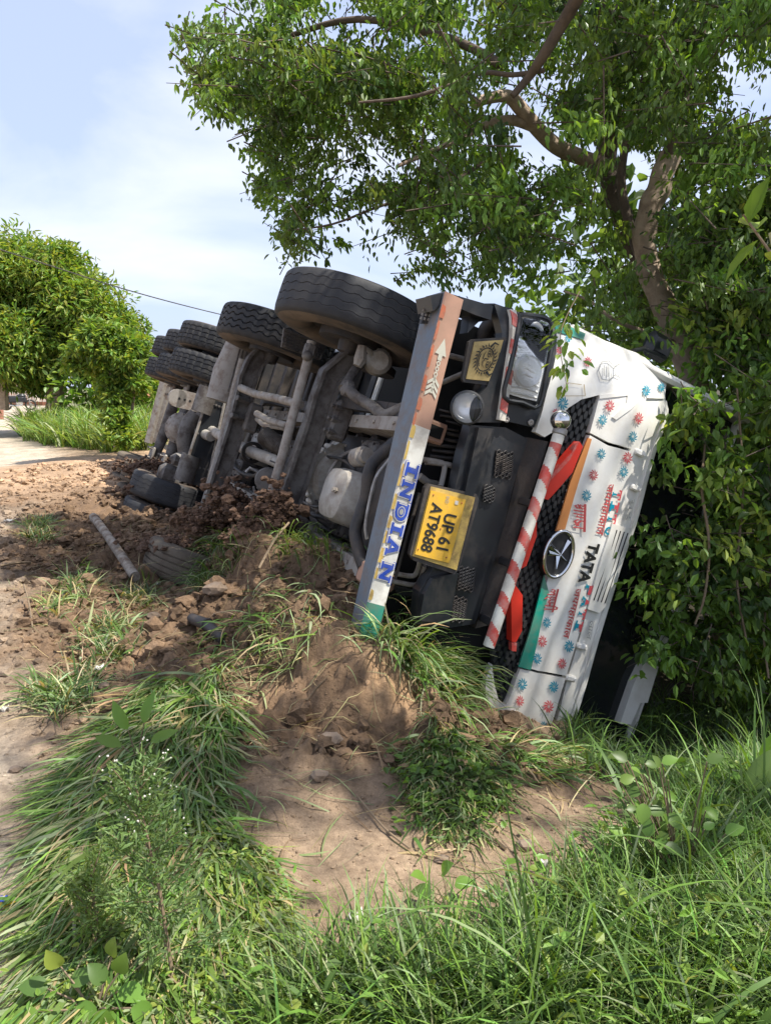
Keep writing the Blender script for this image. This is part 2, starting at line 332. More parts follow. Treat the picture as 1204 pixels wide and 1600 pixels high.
def soil_tint(x, y, z):
    n = fbm(x*1.7, y*1.7, 4, 91); n2 = fbm(x*6, y*6, 3, 17); mk = mudmask(x, y)
    road = np.array([.42, .36, .285]); bare = np.array([.32, .235, .160]); mud_shade = np.array([.165, .108, .066]); sand = np.array([.37, .255, .165]); green = np.array([.09, .10, .04])
    s = x+.431*(y-1.7)+.95                        # <0 on the road
    rd = 1/(1+np.exp(np.clip((s+.12*(n-.5)*4)/.08, -50, 50)))*(s > -5.2)
    c = bare[None]*(1-rd[:, None])+road[None]*rd[:, None]
    m_ = np.clip(mk*1.5+(n2-.5)*.8*(mk > .05), 0, 1)[:, None]; c = c*(1-m_)+mud_shade[None]*m_
    sand_sunlit = np.clip((np.exp(-(((x+4.9)/2.1)**2+((y-12.2)/3.0)**2)**2)*1.2)*(n2*.8+.6), 0, 1)[:, None]; c = c*(1-sand_sunlit)+sand[None]*sand_sunlit  # sand stops at the sunlit edge; darker mud this side paints canopy shade
    px, py = w2p(np.stack([x, y, z], -1))
    k = np.exp(-(((px-600)/70)**2+((py-1060)/65)**2))*np.clip((n2-.40)*4, 0, 1)*(y < 3.6); k = np.clip(k*1.1, 0, 1)[:, None]; c = c*(1-k)+np.array([[.37, .24, .135]])*k
    g = np.clip((y-22)/6, 0, 1)[:, None]*(1-rd[:, None]); c = c*(1-g)+green[None]*g
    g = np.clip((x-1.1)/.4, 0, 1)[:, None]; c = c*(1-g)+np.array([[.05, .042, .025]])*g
    return c*(.8+.4*n2[:, None])
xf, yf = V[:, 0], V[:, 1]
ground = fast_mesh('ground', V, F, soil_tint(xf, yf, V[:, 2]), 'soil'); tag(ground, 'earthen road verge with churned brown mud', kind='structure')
# clods of mud lying on the churned ground
import itertools
t_ = (1+5**.5)/2
ICO = np.array([(-1, t_, 0), (1, t_, 0), (-1, -t_, 0), (1, -t_, 0), (0, -1, t_), (0, 1, t_), (0, -1, -t_), (0, 1, -t_), (t_, 0, -1), (t_, 0, 1), (-t_, 0, -1), (-t_, 0, 1)], float); ICO /= np.linalg.norm(ICO[0])
ICF = np.array([(0, 11, 5), (0, 5, 1), (0, 1, 7), (0, 7, 10), (0, 10, 11), (1, 5, 9), (5, 11, 4), (11, 10, 2), (10, 7, 6), (7, 1, 8), (3, 9, 4), (3, 4, 2), (3, 2, 6), (3, 6, 8), (3, 8, 9), (4, 9, 5), (2, 4, 11), (6, 2, 10), (8, 6, 7), (9, 8, 1)])
def subdiv(V0, F0):
    d = {}; V1 = [tuple(v) for v in V0]; F1 = []
    def mid(a, b):
        k = (min(a, b), max(a, b))
        if k not in d:
            m_ = (np.array(V1[a])+np.array(V1[b]))/2; m_ /= np.linalg.norm(m_); d[k] = len(V1); V1.append(tuple(m_))
        return d[k]
    for a, b, c in F0:
        x, y, z = mid(a, b), mid(b, c), mid(c, a); F1 += [(a, x, z), (b, y, x), (c, z, y), (x, y, z)]
    return np.array(V1), np.array(F1)
IC2, IF2 = subdiv(ICO, ICF)
def lumps(P, R, tint, name, material='soil', parent=None, flat=.75, hi=False, seed=0):
    Vb, Fb = (IC2, IF2) if hi else (ICO, ICF); n = len(P); r_ = np.random.default_rng(seed)
    A = r_.normal(size=(n, 3, 3)); Q = np.linalg.qr(A)[0]
    jit = 1+r_.uniform(-.40, .34, (n, len(Vb)))
    VV = np.einsum('nij,kj->nki', Q, Vb)*jit[..., None]*(R[:, None, None])*np.array([1, 1, flat])
    VV = VV*r_.uniform(.7, 1.25, (n, 1, 3))+P[:, None]
    FF = Fb[None]+(np.arange(n)*len(Vb))[:, None, None]
    return fast_mesh(name, VV.reshape(-1, 3), FF.reshape(-1, 3), np.repeat(tint, len(Vb), 0), material, parent, smooth=False)
def sample(poly, n, xr, yr, mask=None):
    out = []; tot = 0
    for _ in range(60):
        x = rng.uniform(*xr, 20000); y = rng.uniform(*yr, 20000); z = H(x, y); px, py = w2p(np.stack([x, y, z], -1)); k = inpoly(px, py, poly)
        if mask is not None: k &= mask(x, y)
        out.append(np.stack([x, y, z], -1)[k]); tot += k.sum()
        if tot >= n: break
    return np.concatenate(out)[:n]
x = rng.uniform(-6, 1.3, 90000); y = rng.uniform(2.6, 13, 90000); k = (mudmask(x, y) > rng.uniform(.10, 1.1, 90000)) & (fbm(x*2.4, y*2.4, 3, 5) > .40); x = x[k][:22000]; y = y[k][:22000]
r = np.minimum(.010*np.exp(rng.normal(0, .62, len(x))), .05)*(1+.05*y); kk = (y < 8.3) | (rng.uniform(size=len(x)) < .35); x = x[kk]; y = y[kk]; r = r[kk]; P = np.stack([x, y, H(x, y)+r*.25], -1)
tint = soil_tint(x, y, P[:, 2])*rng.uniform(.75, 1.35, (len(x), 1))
big = r > .03
o = lumps(P[~big], r[~big], tint[~big], 'mud_clods', seed=1); tag(o, 'loose crumbs of brown mud strewn round the overturned truck', 'mud', kind='stuff')
o = lumps(P[big], r[big], tint[big], 'mud_lumps', hi=True, seed=2); tag(o, 'fist sized lumps of brown mud in the churned verge', 'mud', kind='stuff')

x = rng.uniform(-2.4, 1.3, 9000); y = rng.uniform(1.9, 4.2, 9000); r = np.minimum(.0032*np.exp(rng.normal(0, .5, len(x))), .012); P = np.stack([x, y, H(x, y)+r*.3], -1)
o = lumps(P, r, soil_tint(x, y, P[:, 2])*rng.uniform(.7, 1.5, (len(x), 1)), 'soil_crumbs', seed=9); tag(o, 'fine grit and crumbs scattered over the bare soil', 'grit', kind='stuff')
# ------------------------------------------------------------------ the overturned truck (built upright in its own frame, then laid over)
truck = empty('overturned_truck', tuple(TT)); truck.rotation_euler = Matrix(TW.tolist()).to_euler()
tag(truck, 'long white multi axle truck lying on its side across the muddy verge', 'truck')
def Yf(X, Z): return 1.45+.004*math.sin(X*6.1+1.3)*math.sin(Z*8+.4)+.003*math.sin(X*13+Z*17)+.012*math.exp(-((Z-1.665-.03*X)/.03)**2)-.11*max(0, (abs(X)-.80)/.35)**2-.05*max(0, (Z-1.35)/.5)**2
def LF(px, py, off=0.):
    Y = 1.45
    for _ in range(6):
        q = loc(px, py, 1, Y); Y = Yf(q[0], q[2])+off
    q[1] = Y; return q
def panel(name, poly, off, thick, material, parent=truck, step=.035, fn=LF, cuts=True, base=1.45):
    pts = [fn(px, py, off) for px, py in poly]
    bm = bmesh.new(); vs = [bm.verts.new((p[0], base, p[2])) for p in pts]
    for t_ in mgeo.tessellate_polygon([[Vector((p[0], p[2], 0)) for p in pts]]):
        if len(set(t_)) == 3: bm.faces.new([vs[i] for i in t_])
    if cuts:
        xs = [p[0] for p in pts]; zs = [p[2] for p in pts]
        for a, lst in ((0, xs), (2, zs)):
            v = math.ceil(min(lst)/step)*step
            while v < max(lst):
                co = [0, 0, 0]; no = [0, 0, 0]; co[a] = v+.0007; no[a] = 1
                bmesh.ops.bisect_plane(bm, geom=bm.verts[:]+bm.edges[:]+bm.faces[:], plane_co=co, plane_no=no, dist=1e-5); v += step
    bmesh.ops.triangulate(bm, faces=[f for f in bm.faces if len(f.verts) > 4])
    for v in bm.verts: v.co.y = (Yf(v.co.x, v.co.z)+off) if fn is LF else pts[0][1]
    bmesh.ops.recalc_face_normals(bm, faces=bm.faces)
    if bm.faces[:] and sum(f.normal.y for f in bm.faces) < 0: bmesh.ops.reverse_faces(bm, faces=bm.faces)
    top = bm.faces[:]; r = bmesh.ops.extrude_face_region(bm, geom=top)
    for g in r['geom']:
        if isinstance(g, bmesh.types.BMVert): g.co.y += thick
    for v in bm.verts: v.co.y -= thick
    bmesh.ops.recalc_face_normals(bm, faces=bm.faces)
    me = bpy.data.meshes.new(name); bm.to_mesh(me); bm.free(); me.materials.append(MT[material]); me.shade_smooth(); me.set_sharp_from_angle(angle=math.radians(35))
    o = bpy.data.objects.new(name, me); COL.objects.link(o); o.parent = parent; return o
def flat_polys(name, polys, fmap, material, parent):
    """polys: list of lists of (u,v) loops [outer, hole..]; fmap maps u,v to a local point"""
    vs, fs = [], []
    for loops in polys:
        tri = mgeo.tessellate_polygon([[Vector((u, v, 0)) for u, v in lp] for lp in loops]); b = len(vs)
        vs += [tuple(fmap(u, v)) for lp in loops for u, v in lp]; fs += [tuple(i+b for i in t) for t in tri]
    me = bpy.data.meshes.new(name); me.from_pydata(vs, [], fs); me.materials.append(MT[material]); o = bpy.data.objects.new(name, me); COL.objects.link(o); o.parent = parent; return o
def affine(S, E, U, surf=None):
    """S start, E end of baseline, U point above S (all local): u,v in 0..1"""
    S, E, U = map(np.array, (S, E, U))
    def f(u, v):
        p = S+(E-S)*u+(U-S)*v
        if surf is not None: p[1] = Yf(p[0], p[2])+surf
        return p
    return f
def text_obj(name, body, fmap, material, parent, bold=0):
    c = bpy.data.curves.new('t', 'FONT'); c.body = body; c.offset = bold; c.resolution_u = 3
    t = bpy.data.objects.new('t', c); COL.objects.link(t); bpy.context.view_layer.update()
    me = bpy.data.meshes.new_from_object(t.evaluated_get(bpy.context.evaluated_depsgraph_get())); bpy.data.objects.remove(t); me.name = name
    n = len(me.vertices)
    if n == 0: return None
    co = np.empty(n*3); me.vertices.foreach_get('co', co); co = co.reshape(-1, 3)
    mn = co.min(0); mxx = co.max(0); uv = (co-mn)/(mxx-mn+1e-9)
    co2 = np.array([fmap(u, v) for u, v in uv[:, :2]]); me.vertices.foreach_set('co', co2.ravel()); me.update()
    me.materials.clear(); me.materials.append(MT[material]); o = bpy.data.objects.new(name, me); COL.objects.link(o); o.parent = parent; return o

# --- tyres
def tyre_mesh(name, zig=0., lug=0., side='rubber_side', tread='rubber', blocks=0, seg=120, worn=False):
    gd = .5165 if worn else .507; gw = .0035 if worn else .0075
    h = .14; G = [-.078, -.027, .027, .078]
    prof = [(.262, -.10, 0), (.285, -.128, 0), (.34, -.149, 0), (.42, -.152, 0), (.468, -.146, 0), (.487, -.139, 1), (.506, -.131, 1), (.516, -.118, 1)]
    for g in G: prof += [(.5225-.02*g*g*9, g-gw, 2), (gd, g-gw*.6, 3), (gd, g+gw*.6, 3), (.5225-.02*g*g*9, g+gw, 2)]
    prof += [(r, -a, k) for r, a, k in prof[7::-1]]
    b = MB(); vs = []; n = len(prof)
    for i, (r, a, k) in enumerate(prof):
        for s in range(seg):
            t = 2*math.pi*s/seg; z = 0; rr = r
            if k in (2, 3) and zig: z = zig*(1 if (s//2) % 2 else -1)
            if lug and k in (1, 2) and (s % 4 == 0) and (k == 1 or blocks): rr -= lug*(1 if k == 1 else .8)
            if blocks and k == 2 and ((s+(2 if i % 8 > 4 else 0)) % 4 == 0): rr -= lug*.5
            vs.append((a+z, rr*math.cos(t), rr*math.sin(t)))
    fs = []; mi = []
    for i in range(n-1):
        for s in range(seg):
            fs.append((i*seg+s, i*seg+(s+1) % seg, (i+1)*seg+(s+1) % seg, (i+1)*seg+s)); mi.append((2 if worn and prof[i][2] == 3 and prof[i+1][2] == 3 else 0) if 5 <= i < n-6 else 1)
    b.v = vs; b.f = fs; b.m = mi
    o = b.build(name, [tread, side, 'groove_dust'], None, smooth=True); return o
def wheel_proto(kind):
    if kind == 'front': ty = tyre_mesh('tyre', zig=.0045, lug=.0, worn=True)
    elif kind == 'second': ty = tyre_mesh('tyre', zig=.010, lug=.012)
    elif kind == 'drive': ty = tyre_mesh('tyre', zig=.003, lug=.012, blocks=1, seg=136)
    else: ty = tyre_mesh('tyre', zig=.0, lug=0, side='rubber_mud', tread='rubber_mud')
    b = MB()
    b.lathe([(.275, -.115), (.268, -.10), (.25, -.085), (.235, -.03), (.235, .03), (.25, .09), (.268, .10), (.275, .115)], ax=(1, 0, 0), seg=40)
    b.lathe([(.245, .05), (.20, .075), (.16, .03), (.10, .02), (.10, .09), (.02, .10)], ax=(1, 0, 0), seg=32)
    for k in range(8):
        a = k*math.pi/4; b.lathe([(.014, .03), (.014, .06), (.001, .06)], c=(0, .165*math.cos(a), .165*math.sin(a)), ax=(1, 0, 0), seg=6)
    b.mi = 1; b.lathe([(.205, -.16), (.205, .02), (.05, .03)], ax=(1, 0, 0), seg=32); b.lathe([(.205, -.16), (.19, -.165), (.07, -.15), (.06, -.22), (.03, -.23)], ax=(1, 0, 0), seg=28)
    wh = b.build('wheel', ['chassis', 'chassis_dark'], None, smooth=True); ty.parent = wh; return wh
def put_wheel(proto, x, y, z=.52, flip=False, steer=0., roll=0., first=False):
    w_ = proto if first else proto.copy()
    if not first:
        COL.objects.link(w_)
        for ch in proto.children:
            c = ch.copy(); COL.objects.link(c); c.parent = w_
    w_.parent = truck; w_.location = (x, y, z); w_.rotation_euler = (roll, 0, steer+(math.pi if flip else 0)); return w_
wf = wheel_proto('front'); ws = wheel_proto('second'); wd = wheel_proto('drive'); wm = wheel_proto('muddy')
put_wheel(wf, 1.03, 0, first=True, roll=.3); put_wheel(ws, 1.03, -1.97, first=True)
put_wheel(wm, -1.03, 0, .70, flip=True, first=True); put_wheel(wm, -1.12, -2.05, .56, flip=True, roll=.4)
AX3 = (-4.53, -5.92, -7.30)
for i, y in enumerate(AX3):
    put_wheel(wd, 1.09, y, first=(i == 0), roll=.5*i+.2); put_wheel(wd, .755, y, roll=.37*i+.1, flip=False)
for i, y in enumerate(AX3):
    put_wheel(wm if i else wf, -1.09, y, flip=True, roll=.7*i); put_wheel(wm if i else wf, -.755, y, flip=True, roll=.2+.7*i)

# --- frame, axles and running gear
RZ = lambda Y: float(np.interp(Y, [-9, -4.5, -1.2, 1.1], [.86, .80, .74, .60]))
for s in (1, -1):
    b = MB(); ys = [1.08, .3, -1.2, -3, -6, -9.3]
    sec = []
    for Y in ys: z0 = RZ(Y); sec += [(s*.36, Y, z0), (s*.44, Y, z0), (s*.44, Y, z0+.24), (s*.36, Y, z0+.24)]
    b.add(sec, [(i*4+k, i*4+(k+1) % 4, i*4+4+(k+1) % 4, i*4+4+k) for i in range(len(ys)-1) for k in range(4)]+[(0, 1, 2, 3), (20, 21, 22, 23)])
    for Y in np.arange(.9, -9, -.33): b.lathe([(.012, 0), (.012, .012), (.001, .014)], c=(s*.40, Y, RZ(Y)), ax=(0, 0, -1), seg=6)
    b.build('frame_rail', 'chassis_light', truck)
for s in (1, -1):                                  # tow bracket at each rail end, rusty
    b = MB(); b.bevbox((s*.40, 1.16, .68), (.11, .14, .17), .01); b.mi = 1; b.box((s*.40, 1.235, .68), (.06, .012, .11)); b.build('tow_bracket', ['orange_old', 'void_black'], truck)
IPR = [(-.075, -.055), (-.052, -.055), (-.052, -.012), (.052, -.012), (.052, -.055), (.075, -.055), (.075, .055), (.052, .055), (.052, .012), (-.052, .012), (-.052, .055), (-.075, .055)]
def pxl(pts, Y, dz=0): return [LY(px, py, Y)+np.array([0, 0, dz]) for px, py in pts]
ax1 = pxl([(572, 540), (550, 560), (516, 588), (503, 625), (492, 665), (474, 715), (457, 765), (440, 812), (420, 870), (395, 940)], 0.)
b = MB(); b.tube(ax1, 1., prof=IPR, up=(0, 1, 0)); b.bevbox(LY(520, 655, 0)+np.array([0, .02, .03]), (.26, .17, .13), .02); b.bevbox(LY(450, 830, 0)+np.array([0, 0, .03]), (.24, .17, .13), .02)
for q in ((0, .09), (.08, .09), (-.08, .09), (.08, -.02), (-.08, -.02)):
    c = LY(528, 660, 0)+np.array([q[0], q[1], -.03]); b.lathe([(.02, -.02), (.02, .06), (.012, .065), (.012, .09), (.001, .092)], c=c, ax=(0, .3, -1), seg=6)
b.build('front_axle_beam', 'chassis', truck, smooth=True)
ax2 = pxl([(412, 552), (398, 566), (386, 592), (379, 625), (370, 662), (354, 712), (337, 765), (322, 812), (308, 850)], -1.97)
b = MB(); b.tube(ax2, 1.05, prof=IPR, up=(0, 1, 0)); b.bevbox(LY(384, 650, -1.97)+np.array([0, .02, .05]), (.26, .18, .13), .02)
for q in (.06, -.1): b.lathe([(.025, -.03), (.025, .09), (.001, .095)], c=LY(390, 640, -1.9)+np.array([q, 0, -.06]), ax=(0, .4, -1), seg=6)
b.build('second_axle_beam', 'chassis', truck, smooth=True)
def tubes(name, lst, material, smooth=True):
    b = MB()
    for pts, r in lst: b.tube(pts, r, seg=12)
    return b.build(name, material, truck, smooth)
def tp(pts):                                       # [(px,py,Y)...]
    return [LY(a, c, Y) for a, c, Y in pts]
def smooth_pts(P, n=6):
    P = [np.array(p, float) for p in P]; P = [P[0]]+P+[P[-1]]; out = []
    for i in range(1, len(P)-2):
        for k in range(n):
            t = k/n; out.append(.5*((2*P[i])+(-P[i-1]+P[i+1])*t+(2*P[i-1]-5*P[i]+4*P[i+1]-P[i+2])*t*t+(-P[i-1]+3*P[i]-3*P[i+1]+P[i+2])*t**3))
    out.append(P[-2]); return out
tubes('tie_rod', [(tp([(487, 533, -.05), (481, 562, -.05), (464, 625, -.05), (441, 712, -.05), (412, 812, -.05), (400, 850, -.05)]), .031)], 'chassis_light')
b = MB(); b.bevbox(LY(484, 548, -.05), (.11, .07, .08), .02); b.ball(LY(480, 556, -.02), .035); b.build('tie_rod_end', 'chassis', truck, True)
tubes('tie_rod', [(tp([(380, 562, -2.2), (366, 615, -2.2), (343, 705, -2.2), (322, 785, -2.2)]), .04)], 'chassis_light')
tubes('drag_link', [(smooth_pts(tp([(541, 604, .25), (556, 620, .35), (580, 634, .45), (600, 648, .6), (628, 638, .7), (668, 622, .8)])), .034)], 'chassis')
b = MB(); b.bevbox(LY(543, 607, .26), (.10, .08, .08), .02); b.tube(tp([(568, 548, 0), (560, 570, .1), (546, 590, .2), (538, 608, .25)]), [.05, .035, .028, .04], seg=10); b.build('steering_arm', 'chassis', truck, True)
b = MB(); b.tube(tp([(376, 606, -1.6), (400, 616, -1.4), (430, 622, -1.0), (470, 632, -.6)]), .032, seg=12); b.build('drag_link', 'chassis_light', truck, True)
b = MB(); b.lathe([(.001, -.07), (.06, -.07), (.085, -.05), (.085, .05), (.06, .08), (.03, .085), (.001, .085)], c=LY(590, 566, .1), ax=(0, 1, -.3), seg=20)
b.tube(tp([(588, 566, .15), (575, 545, .15), (567, 542, .1)]), .018, seg=8); b.build('brake_chamber', 'alloy', truck, True)
b = MB(); b.tube(tp([(566, 540, .2), (563, 562, .2), (558, 572, .2)]), [.03, .045, .03], seg=8); b.build('brake_bracket', 'chassis_light', truck)
b = MB(); b.lathe([(.001, -.02), (.17, -.02), (.17, .03), (.13, .05), (.06, .055), (.001, .055)], c=LY(580, 575, -.2), ax=(1, 0, 0), seg=28); b.build('brake_drum_cover', 'chassis_dark', truck, True)
for px, y, s in ((0, 0, 1), (0, -1.97, 1), (0, 0, -1), (0, -1.97, -1)):     # leaf springs
    for k in range(6):
        b = MB(); L = .78-.1*k; z = .66-.016*k if y == 0 else .70-.016*k
        P_ = [(s*.50, y+L*t, z+.05*(t*t)) for t in np.linspace(-1, 1, 9)]
        b.tube(P_, 1., prof=[(-.038, -.007), (.038, -.007), (.038, .007), (-.038, .007)], up=(0, 0, 1)); b.build('spring_leaf', 'chassis_dark', truck)
# engine, gearbox, sump
b = MB(); b.bevbox((0, .25, 1.02), (.66, 1.35, .56), .05); b.bevbox((0, -1.0, .95), (.42, 1.1, .42), .05)
for k in range(9): b.bevbox((.28*(-1)**k, -.3+.14*k, .86+.03*math.sin(k*3)), (.16, .09, .14), .02)
b.build('engine', 'chassis_dark', truck, True)
c = LY(543, 772, .45)
b = MB(); prof = [(.001, -.17), (.10, -.165), (.14, -.14), (.157, -.09), (.162, 0), (.162, .22)]
vs = []; S = 28
for r, h in prof:
    for k in range(S):
        a = 2*math.pi*k/S; ca, sa = math.cos(a), math.sin(a); q = (abs(ca)**4.5+abs(sa)**4.5)**(-1/4.5); vs.append((c[0]+r*1.05*q*ca-.02, c[1]+r*1.2*q*sa, c[2]+.045+h))
b.add(vs, [(i*S+k, i*S+(k+1) % S, (i+1)*S+(k+1) % S, (i+1)*S+k) for i in range(len(prof)-1) for k in range(S)])
b.lathe([(.02, 0), (.02, .02), (.011, .022), (.011, .034), (.001, .034)], c=LY(524, 766, .56)+np.array([0, .0, 0]), ax=(0, .6, -.8), seg=6); b.build('oil_sump', 'alloy', truck, True)
b = MB()
for k in range(14): b.box((c[0]+.16, c[1]-.2+.03*k, c[2]+.18), (.02, .016, .03))
b.build('sump_flange', 'chassis', truck)
c = LY(514, 745, -.05)
b = MB(); b.lathe([(.12, -.22), (.20, -.16), (.245, -.09), (.255, -.03), (.26, .0), (.225, .01), (.2, .05), (.001, .06)], c=c+np.array([0, -.02, .12]), ax=(0, 1, 0), seg=36)
for k in range(15):
    a = math.pi*(k/14)+math.pi; b.bevbox(c+np.array([.25*math.cos(a), -.09, .12+.25*math.sin(a)]), (.035, .13, .035), .008)
for k in range(5):
    a = math.pi*(1.1+.2*k); b.lathe([(.011, 0), (.011, .02), (.001, .02)], c=c+np.array([.245*math.cos(a), .0, .12+.245*math.sin(a)]), ax=(0, 1, 0), seg=6)
b.build('bell_housing', 'alloy', truck, True)
tubes('housing_flange', [(smooth_pts(tp([(560, 700, .1), (535, 712, .05), (516, 735, .05), (506, 765, .05), (499, 795, .05), (493, 800, .05)]), 4), .012)], 'chassis_light')
b = MB(); b.lathe([(.05, -.06), (.06, -.05), (.06, .05), (.045, .055), (.045, .1), (.001, .1)], c=LY(563, 714, .5), ax=(.2, 1, 0), seg=18); b.build('starter_motor', 'chassis_light', truck, True)
tubes('radiator_hose', [(smooth_pts(tp([(618, 690, 1.0), (600, 706, 1.0), (582, 724, 1.0), (575, 745, 1.0), (572, 775, 1.0), (562, 805, 1.0), (555, 830, 1.0), (560, 860, 1.05), (568, 885, 1.1)])), .034)], 'hose')
tubes('air_hose', [(smooth_pts(tp([(622, 700, 1.15), (605, 722, 1.15), (588, 745, 1.15), (578, 780, 1.15), (571, 820, 1.15), (573, 842, 1.15)])), .009)], 'pipe_metal')
tubes('propeller_shaft', [(tp([(330, 672, -3.6), (373, 697, -2.4), (403, 710, -1.9), (440, 724, -1.3)]), .052)], 'alloy')
b = MB(); pc = LY(394, 707, -2.1); b.lathe([(.07, -.03), (.1, -.02), (.1, .02), (.07, .03)], c=pc, ax=(0, 1, -.02), seg=24); b.build('centre_bearing', 'hose', truck, True)
b = MB(); A_, B_ = tp([(413, 680, -1.0), (441, 700, -.85)]); n_ = 14
for k in range(n_):
    b.lathe([(.058, -.012), (.072, 0), (.058, .012)], c=A_+(B_-A_)*k/n_*1.1, ax=B_-A_, seg=18)
b.build('bellows_hose', 'chassis', truck, True)
tubes('bracket_pipe', [(tp([(384, 738, -1.2), (390, 731, -1.2), (407, 740, -1.2), (403, 762, -1.2), (420, 775, -1.2)]), .012), (tp([(396, 760, -1.2), (400, 785, -1.2), (412, 790, -1.2), (410, 776, -1.2)]), .01)], 'pipe_metal')
b = MB(); b.lathe([(.001, -.05), (.05, -.05), (.06, -.03), (.06, .05), (.04, .06), (.001, .06)], c=LY(402, 783, -1.2), ax=(1, .3, 0), seg=16); b.build('relay_valve', 'alloy', truck, True)
b = MB(); b.lathe([(.05, -.08), (.09, -.06), (.10, .0), (.09, .05), (.03, .06), (.001, .06)], c=LY(418, 750, -1.0), ax=(0, 1, -.3), seg=20); b.build('drum_valve', 'chassis', truck, True)
# rib-like spring packs, hoses and lines between the rails
rr = random.Random(3)
lines = []
for k in range(44):
    x = rr.uniform(-.34, .34); z = rr.uniform(.62, .82); y0 = rr.uniform(-3.6, .6); L = rr.uniform(.4, 1.4)
    lines.append((smooth_pts([(x+rr.uniform(-.05, .05), y0-L*t, z+rr.uniform(-.03, .03)) for t in (0, .3, .6, 1)], 4), rr.choice((.007, .010, .016))))
tubes('brake_line', lines[:24], 'hose'); tubes('wiring_conduit', lines[24:], 'chassis')
for k, (x, y, z, dx, dy, dz) in enumerate([(.2, -.9, .80, .2, .16, .14), (-.22, -1.3, .80, .16, .22, .16), (.05, -2.6, .86, .3, .2, .2), (-.2, -2.9, .84, .18, .3, .18), (.24, -2.3, .84, .16, .2, .16), (-.15, -.7, .74, .2, .15, .12), (.24, .35, .80, .14, .25, .14), (-.26, .3, .80, .12, .2, .16)]):
    b = MB(); b.bevbox((x, y, z), (dx, dy, dz), .02); b.lathe([(.03, 0), (.03, .03), (.02, .035), (.001, .035)], c=(x, y, z-dz/2), ax=(0, 0, -1), seg=10)
    for j in range(4): b.lathe([(.009, 0), (.009, .012), (.001, .012)], c=(x+dx*.35*(1 if j % 2 else -1), y+dy*.35*(1 if j > 1 else -1), z-dz/2), ax=(0, 0, -1), seg=6)
    b.build('underside_bracket', ['chassis', 'chassis_dark', 'alloy'][k % 3], truck, True)
# cross members
for y, z in ((-1.2, .78), (-3.3, .86), (-6.6, .88), (-8.8, .9)):
    b = MB(); b.bevbox((0, y, z+.06), (.74, .12, .14), .01); b.build('cross_member', 'chassis', truck)
tubes('cross_tube', [(tp([(455, 655, -.9), (449, 665, -.9), (420, 657, -1.3), (401, 646, -1.5)]), .028), (tp([(402, 655, -1.8), (412, 664, -1.5), (440, 668, -1.2), (452, 672, -1.)]), .022)], 'chassis_light')
# dark heavy cross plate ahead of the first rear axle
m_y = -3.55
pl = [LY(px, py, m_y) for px, py in ((331, 599), (355, 610), (322, 762), (282, 753))]
b = MB(); vs = [tuple(p) for p in pl]+[(p[0], p[1]-.1, p[2]) for p in pl]; b.add(vs, [(0, 1, 2, 3), (7, 6, 5, 4), (0, 4, 5, 1), (1, 5, 6, 2), (2, 6, 7, 3), (3, 7, 4, 0)]); b.build('cross_plate', 'black_plastic', truck)
for e in ((0, 3), (1, 2)):
    b = MB(); b.tube([pl[e[0]]+np.array([0, .01, 0]), pl[e[1]]+np.array([0, .01, 0])], .016, seg=6); b.build('plate_edge', 'chassis_light', truck)
b = MB()
for t in (.18, .5, .82):
    for u in np.linspace(.08, .92, 6):
        p = (pl[0]*(1-t)+pl[3]*t)*(1-u)+(pl[1]*(1-t)+pl[2]*t)*u; b.lathe([(.013, 0), (.013, .014), (.001, .014)], c=p, ax=(0, 1, 0), seg=6)
b.build('plate_bolts', 'chassis', truck)['kind'] = 'stuff'
for (a, c_) in (((327, 606), (314, 645)), ((300, 712), (287, 752))):
    tubes('trunnion_tube', [([LY(a[0], a[1], -3.6), LY(c_[0], c_[1], -3.6)], .11)], 'chassis')
# rear axles: casings, differentials, springs
for i, y in enumerate(AX3):
    b = MB(); b.tube([(-.98, y, .52), (-.42, y, .54), (-.2, y, .55), (.2, y, .55), (.42, y, .54), (.98, y, .52)], [.06, .07, .085, .085, .07, .06], seg=18)
    b.build('rear_axle_casing', 'chassis', truck, True)
    if i == 1:
        b = MB(); cc = np.array([0, y+.14, .52]); b.lathe([(.001, .13), (.06, .12), (.12, .07), (.19, .02), (.215, 0), (.215, -.03), (.17, -.05)], c=cc, ax=(0, .8, -.6), seg=28)
        for k in range(12): a = k*math.pi/6; b.lathe([(.012, 0), (.012, .018), (.001, .018)], c=cc+np.array([.195*math.cos(a), .012+.117*math.sin(a), -.01+.156*math.sin(a)]), ax=(0, .8, -.6), seg=6)
        b.build('differential', 'chassis_light', truck, True)
    for s in (1, -1):
        for k in range(7):
            b = MB(); L = .62-.06*k; P_ = [(s*.50, y+.0+L*t, .68-.018*k+.05*t*t) for t in np.linspace(-1, 1, 7)]
            b.tube(P_, 1., prof=[(-.045, -.008), (.045, -.008), (.045, .008), (-.045, .008)], up=(0, 0, 1)); b.build('spring_leaf', 'chassis', truck)
        b = MB(); b.bevbox((s*.50, y, .47), (.2, .3, .05), .015)
        for j in range(4): b.lathe([(.016, 0), (.016, .05), (.001, .052)], c=(s*.50+.07*(1 if j % 2 else -1), y+.11*(1 if j > 1 else -1), .445), ax=(0, 0, -1), seg=6)
        b.build('spring_seat', 'chassis_light', truck, True)
b = MB(); p0, p1 = LY(277, 622, -4.0), LY(318, 632, -4.0); b.tube([p0, p1], 1., prof=[(-.10, -.05), (.10, -.05), (.10, .05), (-.10, .05)], up=(0, 1, 0)); b.lathe([(.001, 0), (.10, 0), (.10, -.1), (.001, -.1)], c=p0+np.array([0, .05, 0]), ax=(0, 1, 0), seg=20)
b.mi = 1
for k in range(5): b.lathe([(.001, .052), (.014, .052)], c=p0+(p1-p0)*(k+.3)/5, ax=(0, 1, 0), seg=8)
b.build('equaliser_beam', ['chassis_light', 'void_black'], truck, True)
